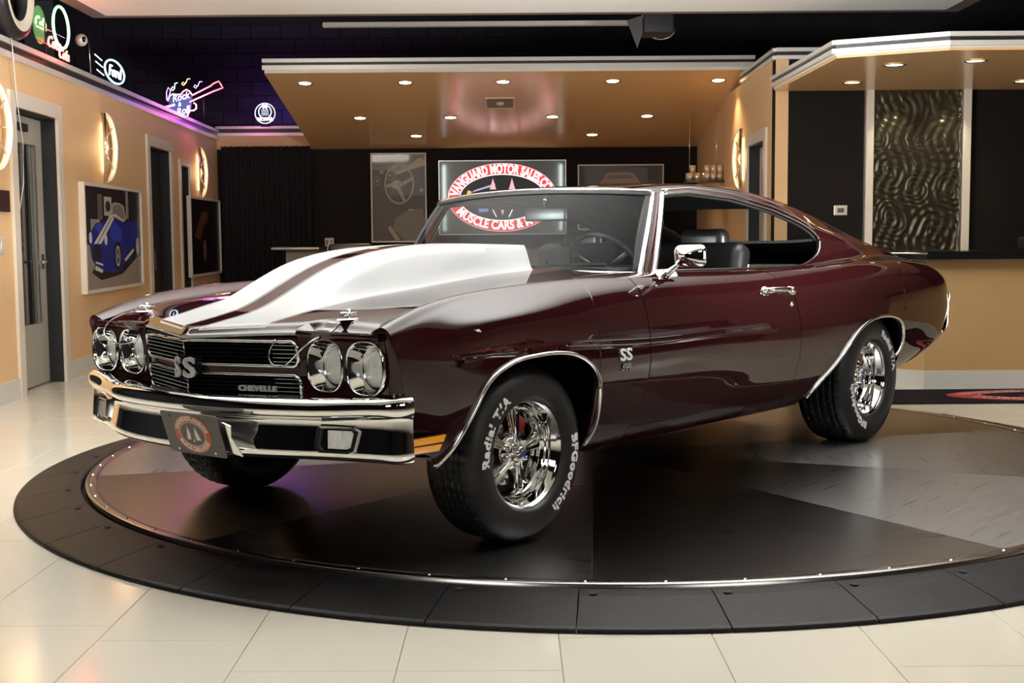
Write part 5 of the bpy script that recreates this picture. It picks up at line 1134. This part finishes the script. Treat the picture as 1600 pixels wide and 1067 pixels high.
# ---- interior
dash = cb('dashboard', *join([boxg(-1.12, -.80, -.68, .68, .72, .93)]), leather, False); dash.modifiers.new('b', 'BEVEL').width = .03
V, Fs = tube([(-1.03, y, .945+.02*math.exp(-((y-.38)/.2)**2)) for y in np.linspace(-.66, .66, 24)], .07, .03, 10); cb('dash_pad', V, Fs, leather, parent=dash)
def seat(x, y, label=None):
    s = cb('front_seat', [(0, 0, 0)], [], leather); s.location = (x, y, 0)
    rbox('seat_cushion', (0, 0, .50), (.52, .52, .16), leather, s, .05); rbox('seat_back', (-.30, 0, .80), (.14, .54, .56), leather, s, .055, rot=(0, R_(-14), 0)); rbox('headrest', (-.40, 0, 1.08), (.10, .26, .13), leather, s, .04)
    for k in (-.12, 0, .12): box('pleat', -.21, -.205, k-.003, k+.003, .66, .98, blackg, s, rot=(0, 0, 0))
    return s
seat(-1.62, .38); seat(-1.62, -.38)
rs = cb('rear_seat', [(0, 0, 0)], [], leather); rbox('bench', (-2.35, 0, .52), (.45, 1.15, .18), leather, rs, .06); rbox('bench_back', (-2.62, 0, .75), (.16, 1.25, .40), leather, rs, .06, rot=(0, R_(-18), 0))
for k in range(-6, 7): V, Fs = tube([(-2.55, k*.09, .58), (-2.60, k*.09, .93)], .006, n=6); cb('pleat', V, Fs, leather, parent=rs)
V = []; cen = Vector((-1.17, .38, .955)); ax = Vector((-.88, 0, .47)).normalized(); e1 = Vector((0, 1, 0)); e2 = ax.cross(e1)
V, Fs = tube([cen+e1*(.185*math.cos(t))+e2*(.185*math.sin(t)) for t in np.linspace(0, 2*math.pi, 41)[:-1]], .012, n=10, up=ax, closed=True); stw = cb('steering_wheel', V, Fs, leather)
for t in (R_(90), R_(210), R_(330)): V, Fs = tube([cen+ax*-.02, cen+e1*(.18*math.cos(t))+e2*(.18*math.sin(t))], .012, .004, 6, up=ax); cb('wheel_spoke', V, Fs, alu, parent=stw)
V, Fs = tube([cen+ax*.01, cen-ax*.35], .03, n=12); cb('steering_column', V, Fs, leather, parent=stw)
rm = cb('rear_view_mirror', [(0, 0, 0)], [], chrome_soft); rm.location = (-1.09, .085, 1.215); rm.rotation_euler = (0, 0, R_(6)); rbox('mirror_case', (0, 0, 0), (.022, .23, .062), mat('dark_plastic', (.02, .02, .022), .3), rm, .010); mk('mirror_face', [(-.0125, -.105, -.024), (-.0125, .105, -.024), (-.0125, .105, .024), (-.0125, -.105, .024)], [(0, 1, 2, 3)], mat('mirror_dark', (.02, .023, .023), .1, 1), rm, False); V, Fs = tube([(0, 0, .02), (.01, 0, .06), (0, 0, .10)], .007, n=8); mk('mirror_stalk', V, Fs, chrome, rm)
for s in (1, -1): V, Fs = tube([(-1.82, s*.745, .93), (-1.82, s*.745, .965)], .005, n=8, taper=[1, 1.3]); cb('lock_knob', V, Fs, chrome)
# ---- wheels
def wheel(x, s, R, wid, ylip, dish, th1, th2, nm_label):
    z = R-.001
    hw = wid/2; c0 = -hw+.012
    half = [(.197, c0+hw-.012), (.200, c0+hw-.004), (.212, c0+hw+.006), (.245, c0+hw+.014), (R-.052, c0+hw+.011), (R-.026, c0+hw-.004), (R-.010, c0+hw-.018), (R-.003, c0+hw-.032), (R-.001, c0+hw-.040)]
    tread = []; ys = np.linspace(c0+hw-.042, c0-hw+.042, 31)
    for i, yv in enumerate(ys): tread.append((R-(.009 if i % 6 == 3 else 0), yv))
    other = [(r, 2*c0-h) for r, h in half[::-1]]
    prof = half+tread+other; n = 192; V = []
    for i in range(n):
        a = 2*math.pi*i/n
        for j, (r, h) in enumerate(prof):
            if len(half)-2 <= j < len(half)+len(tread)+2:
                k = (j-len(half))
                if (i+(k//6)*1+(abs(k-15)//4)) % 4 == 0: r -= .007
            V.append((r*math.cos(a), h, r*math.sin(a)))
    Fs = grid_faces(n, len(prof), close=True)
    flip = s < 0
    def W(V): return [(v[0], v[1]*s, v[2]) for v in V]
    w = mk('wheel', W(V), Fs, rubber, CAR); w.location = (x, s*ylip, z)
    if nm_label: w['label'] = nm_label
    # rim
    d = dish
    pr = [(.200, -.012), (.2085, -.006), (.2090, .002), (.205, .005), (.200, .003), (.197, -.006), (.192, -.010), (.188, -.014), (.186, -.026), (.182, -.030), (.180, -.034*d-.01), (.176, -.040*d-.01), (.173, -.046*d-.01), (.170, -.058*d-.01), (.165, -.062*d-.01), (.162, -.068*d-.01), (.160, -.085*d-.01), (.156, -.090*d-.01), (.154, -.20), (.15, -.20)]
    V, Fs = lathe(pr, 96, 'Y'); mk('rim', W(V), Fs, chrome, w)
    V, Fs = lathe([(0, -.125), (.10, -.125), (.155, -.13)], 32, 'Y'); mk('wheel_backing', W(V), Fs, under, w, False)
    V, Fs = lathe([(.05, -.085*d-.022), (.125, -.085*d-.022), (.128, -.085*d-.03), (.05, -.085*d-.03)], 40, 'Y'); mk('brake_disc', W(V), Fs, mat('disc_steel', (.35, .34, .33), .3, 1), w)
    yo_ = -.072*d-.012; yi_ = -.040*d-.010
    phase = R_(100)
    sp = []
    for k in range(5):
        a = phase+2*math.pi*k/5; e = Vector((math.cos(a), 0, math.sin(a))); t = Vector((-math.sin(a), 0, math.cos(a))); yv = Vector((0, 1, 0))
        V = []; st = 8
        for i in range(st+1):
            f = i/st; r = .036+(.163-.036)*f; wd = .011+.024*f**1.3; h = yi_+(yo_-yi_)*f**.8
            for q, dh in ((-1, -.020), (-1, -.002), (-.72, .004), (-.62, -.010), (-.1, -.001), (0, .0), (.1, -.001), (.62, -.010), (.72, .004), (1, -.002), (1, -.020)): V.append(e*r+t*(wd*q)+yv*(h+dh))
        mk('wheel_spoke', W(V), grid_faces(st+1, 11), chrome, w)
        a2 = a+math.pi/5; e2_ = Vector((math.cos(a2), 0, math.sin(a2)))
        V, Fs = lathe([(0, yi_+.012), (.008, yi_+.012), (.010, yi_+.006), (.011, yi_-.02)], 6, 'Y'); mk('lug_nut', W([Vector(v)+e2_*.050 for v in V]), Fs, chrome, w)
        V, Fs = lathe([(0, yo_-.012), (.020, yo_-.014), (.028, yo_-.03), (.03, yo_-.05)], 12, 'Y'); mk('hub_lobe', W([Vector((v[0]*1.1, v[1], v[2]*1.1))+e2_*.095 for v in V]), Fs, chrome_soft, w)
    V, Fs = lathe([(.0, yi_+.030), (.022, yi_+.029), (.027, yi_+.025), (.030, yi_+.018), (.031, yi_-.005), (.040, yi_-.010), (.062, yi_-.016), (.066, yi_-.03)], 40, 'Y'); mk('hub_cap', W(V), Fs, chrome, w)
    V, Fs = curve_plate([ell(0, 0, .016, .010, 20)], .0008); cs_, sn_ = math.cos(.4), math.sin(.4); mk('hub_emblem', W([(-(v[0]*cs_-v[1]*sn_), yi_+.031+v[2], v[0]*sn_+v[1]*cs_) for v in V]), Fs, blue_enamel, w)
    # caliper
    V = []
    for i in range(9):
        a = R_(45)+R_(50)*i/8
        for r, h in ((.085, -.075), (.085, -.055*d-.03), (.118, -.055*d-.026), (.143, -.06*d-.03), (.143, -.085)): V.append((-r*math.cos(a), h, r*math.sin(a)))
    mk('brake_caliper', W(V), grid_faces(9, 5, close=False), red_paint, w)
    # sidewall letters
    for txt, th in (('Radial T/A', th1), ('BFGoodrich', th2)):
        V, Fs = text_geo(txt, .052, .0012, .0022, .0, 1.12); rr = .251 if R < .33 else .255; out = []
        for v in V:
            a = R_(th)-v[0]*1.12/rr; r = rr+v[1]*.92
            h = float(np.interp(r, [p[0] for p in half], [p[1] for p in half]))
            out.append((-r*math.cos(a), h+.0006+v[2], r*math.sin(a)))
        mk('sidewall_lettering', W(out), Fs, letter_white, w, False)
    return w
wheel(0, 1, .325, .235, .8805, 1.0, 152, -25, None); wheel(-2.845, 1, .3455, .275, .8817, 1.35, 37, 217, None)
wheel(0, -1, .325, .235, .8805, 1.0, 100, -70, None); wheel(-2.845, -1, .3455, .275, .8817, 1.35, 37, 217, None)

# ---- two parked cars outside the frame at the right; the door and fender mirror them
def parked(loc, rz, pm_, label):
    r = thing('parked_car', label, 'car', loc, (0, 0, rz))
    for ch in list(CAR.children):
        if ch.name.split('.')[0] not in ('front_fender', 'door', 'rocker_panel', 'roof_and_quarter_panel', 'trunk_lid', 'hood', 'headlight_panel', 'headlight', 'front_bumper', 'rear_bumper', 'windshield', 'rear_window', 'wheel', 'engine_bay', 'firewall', 'trunk_box', 'inner_quarter', 'grille_divider', 'cowl_panel', 'a_pillar', 'tail_panel', 'belt_moulding', 'wheel_arch_trim', 'floor_pan', 'door_inner_panel'): continue
        c = ch.copy(); col.objects.link(c); c.parent = r
        for sl in c.material_slots:
            if sl.material in (paint, white_paint): sl.link = 'OBJECT'; sl.material = pm_
        for g in ch.children:
            if g.name.split('.')[0] in ('rim', 'wheel_spoke', 'hub_cap', 'headlight_lens', 'wheel_backing'): d = g.copy(); col.objects.link(d); d.parent = c
    return r
parked((6.9, 4.4, 0), R_(200), mat('parked_red_paint', (.42, .012, .012), .3, 0, 1.0), 'bright red coupe parked at the right outside the picture')
parked((7.4, 7.0, 0), R_(195), mat('parked_silver_paint', (.42, .43, .45), .3, .3, 1.0), 'silver coupe parked at the right outside the picture')
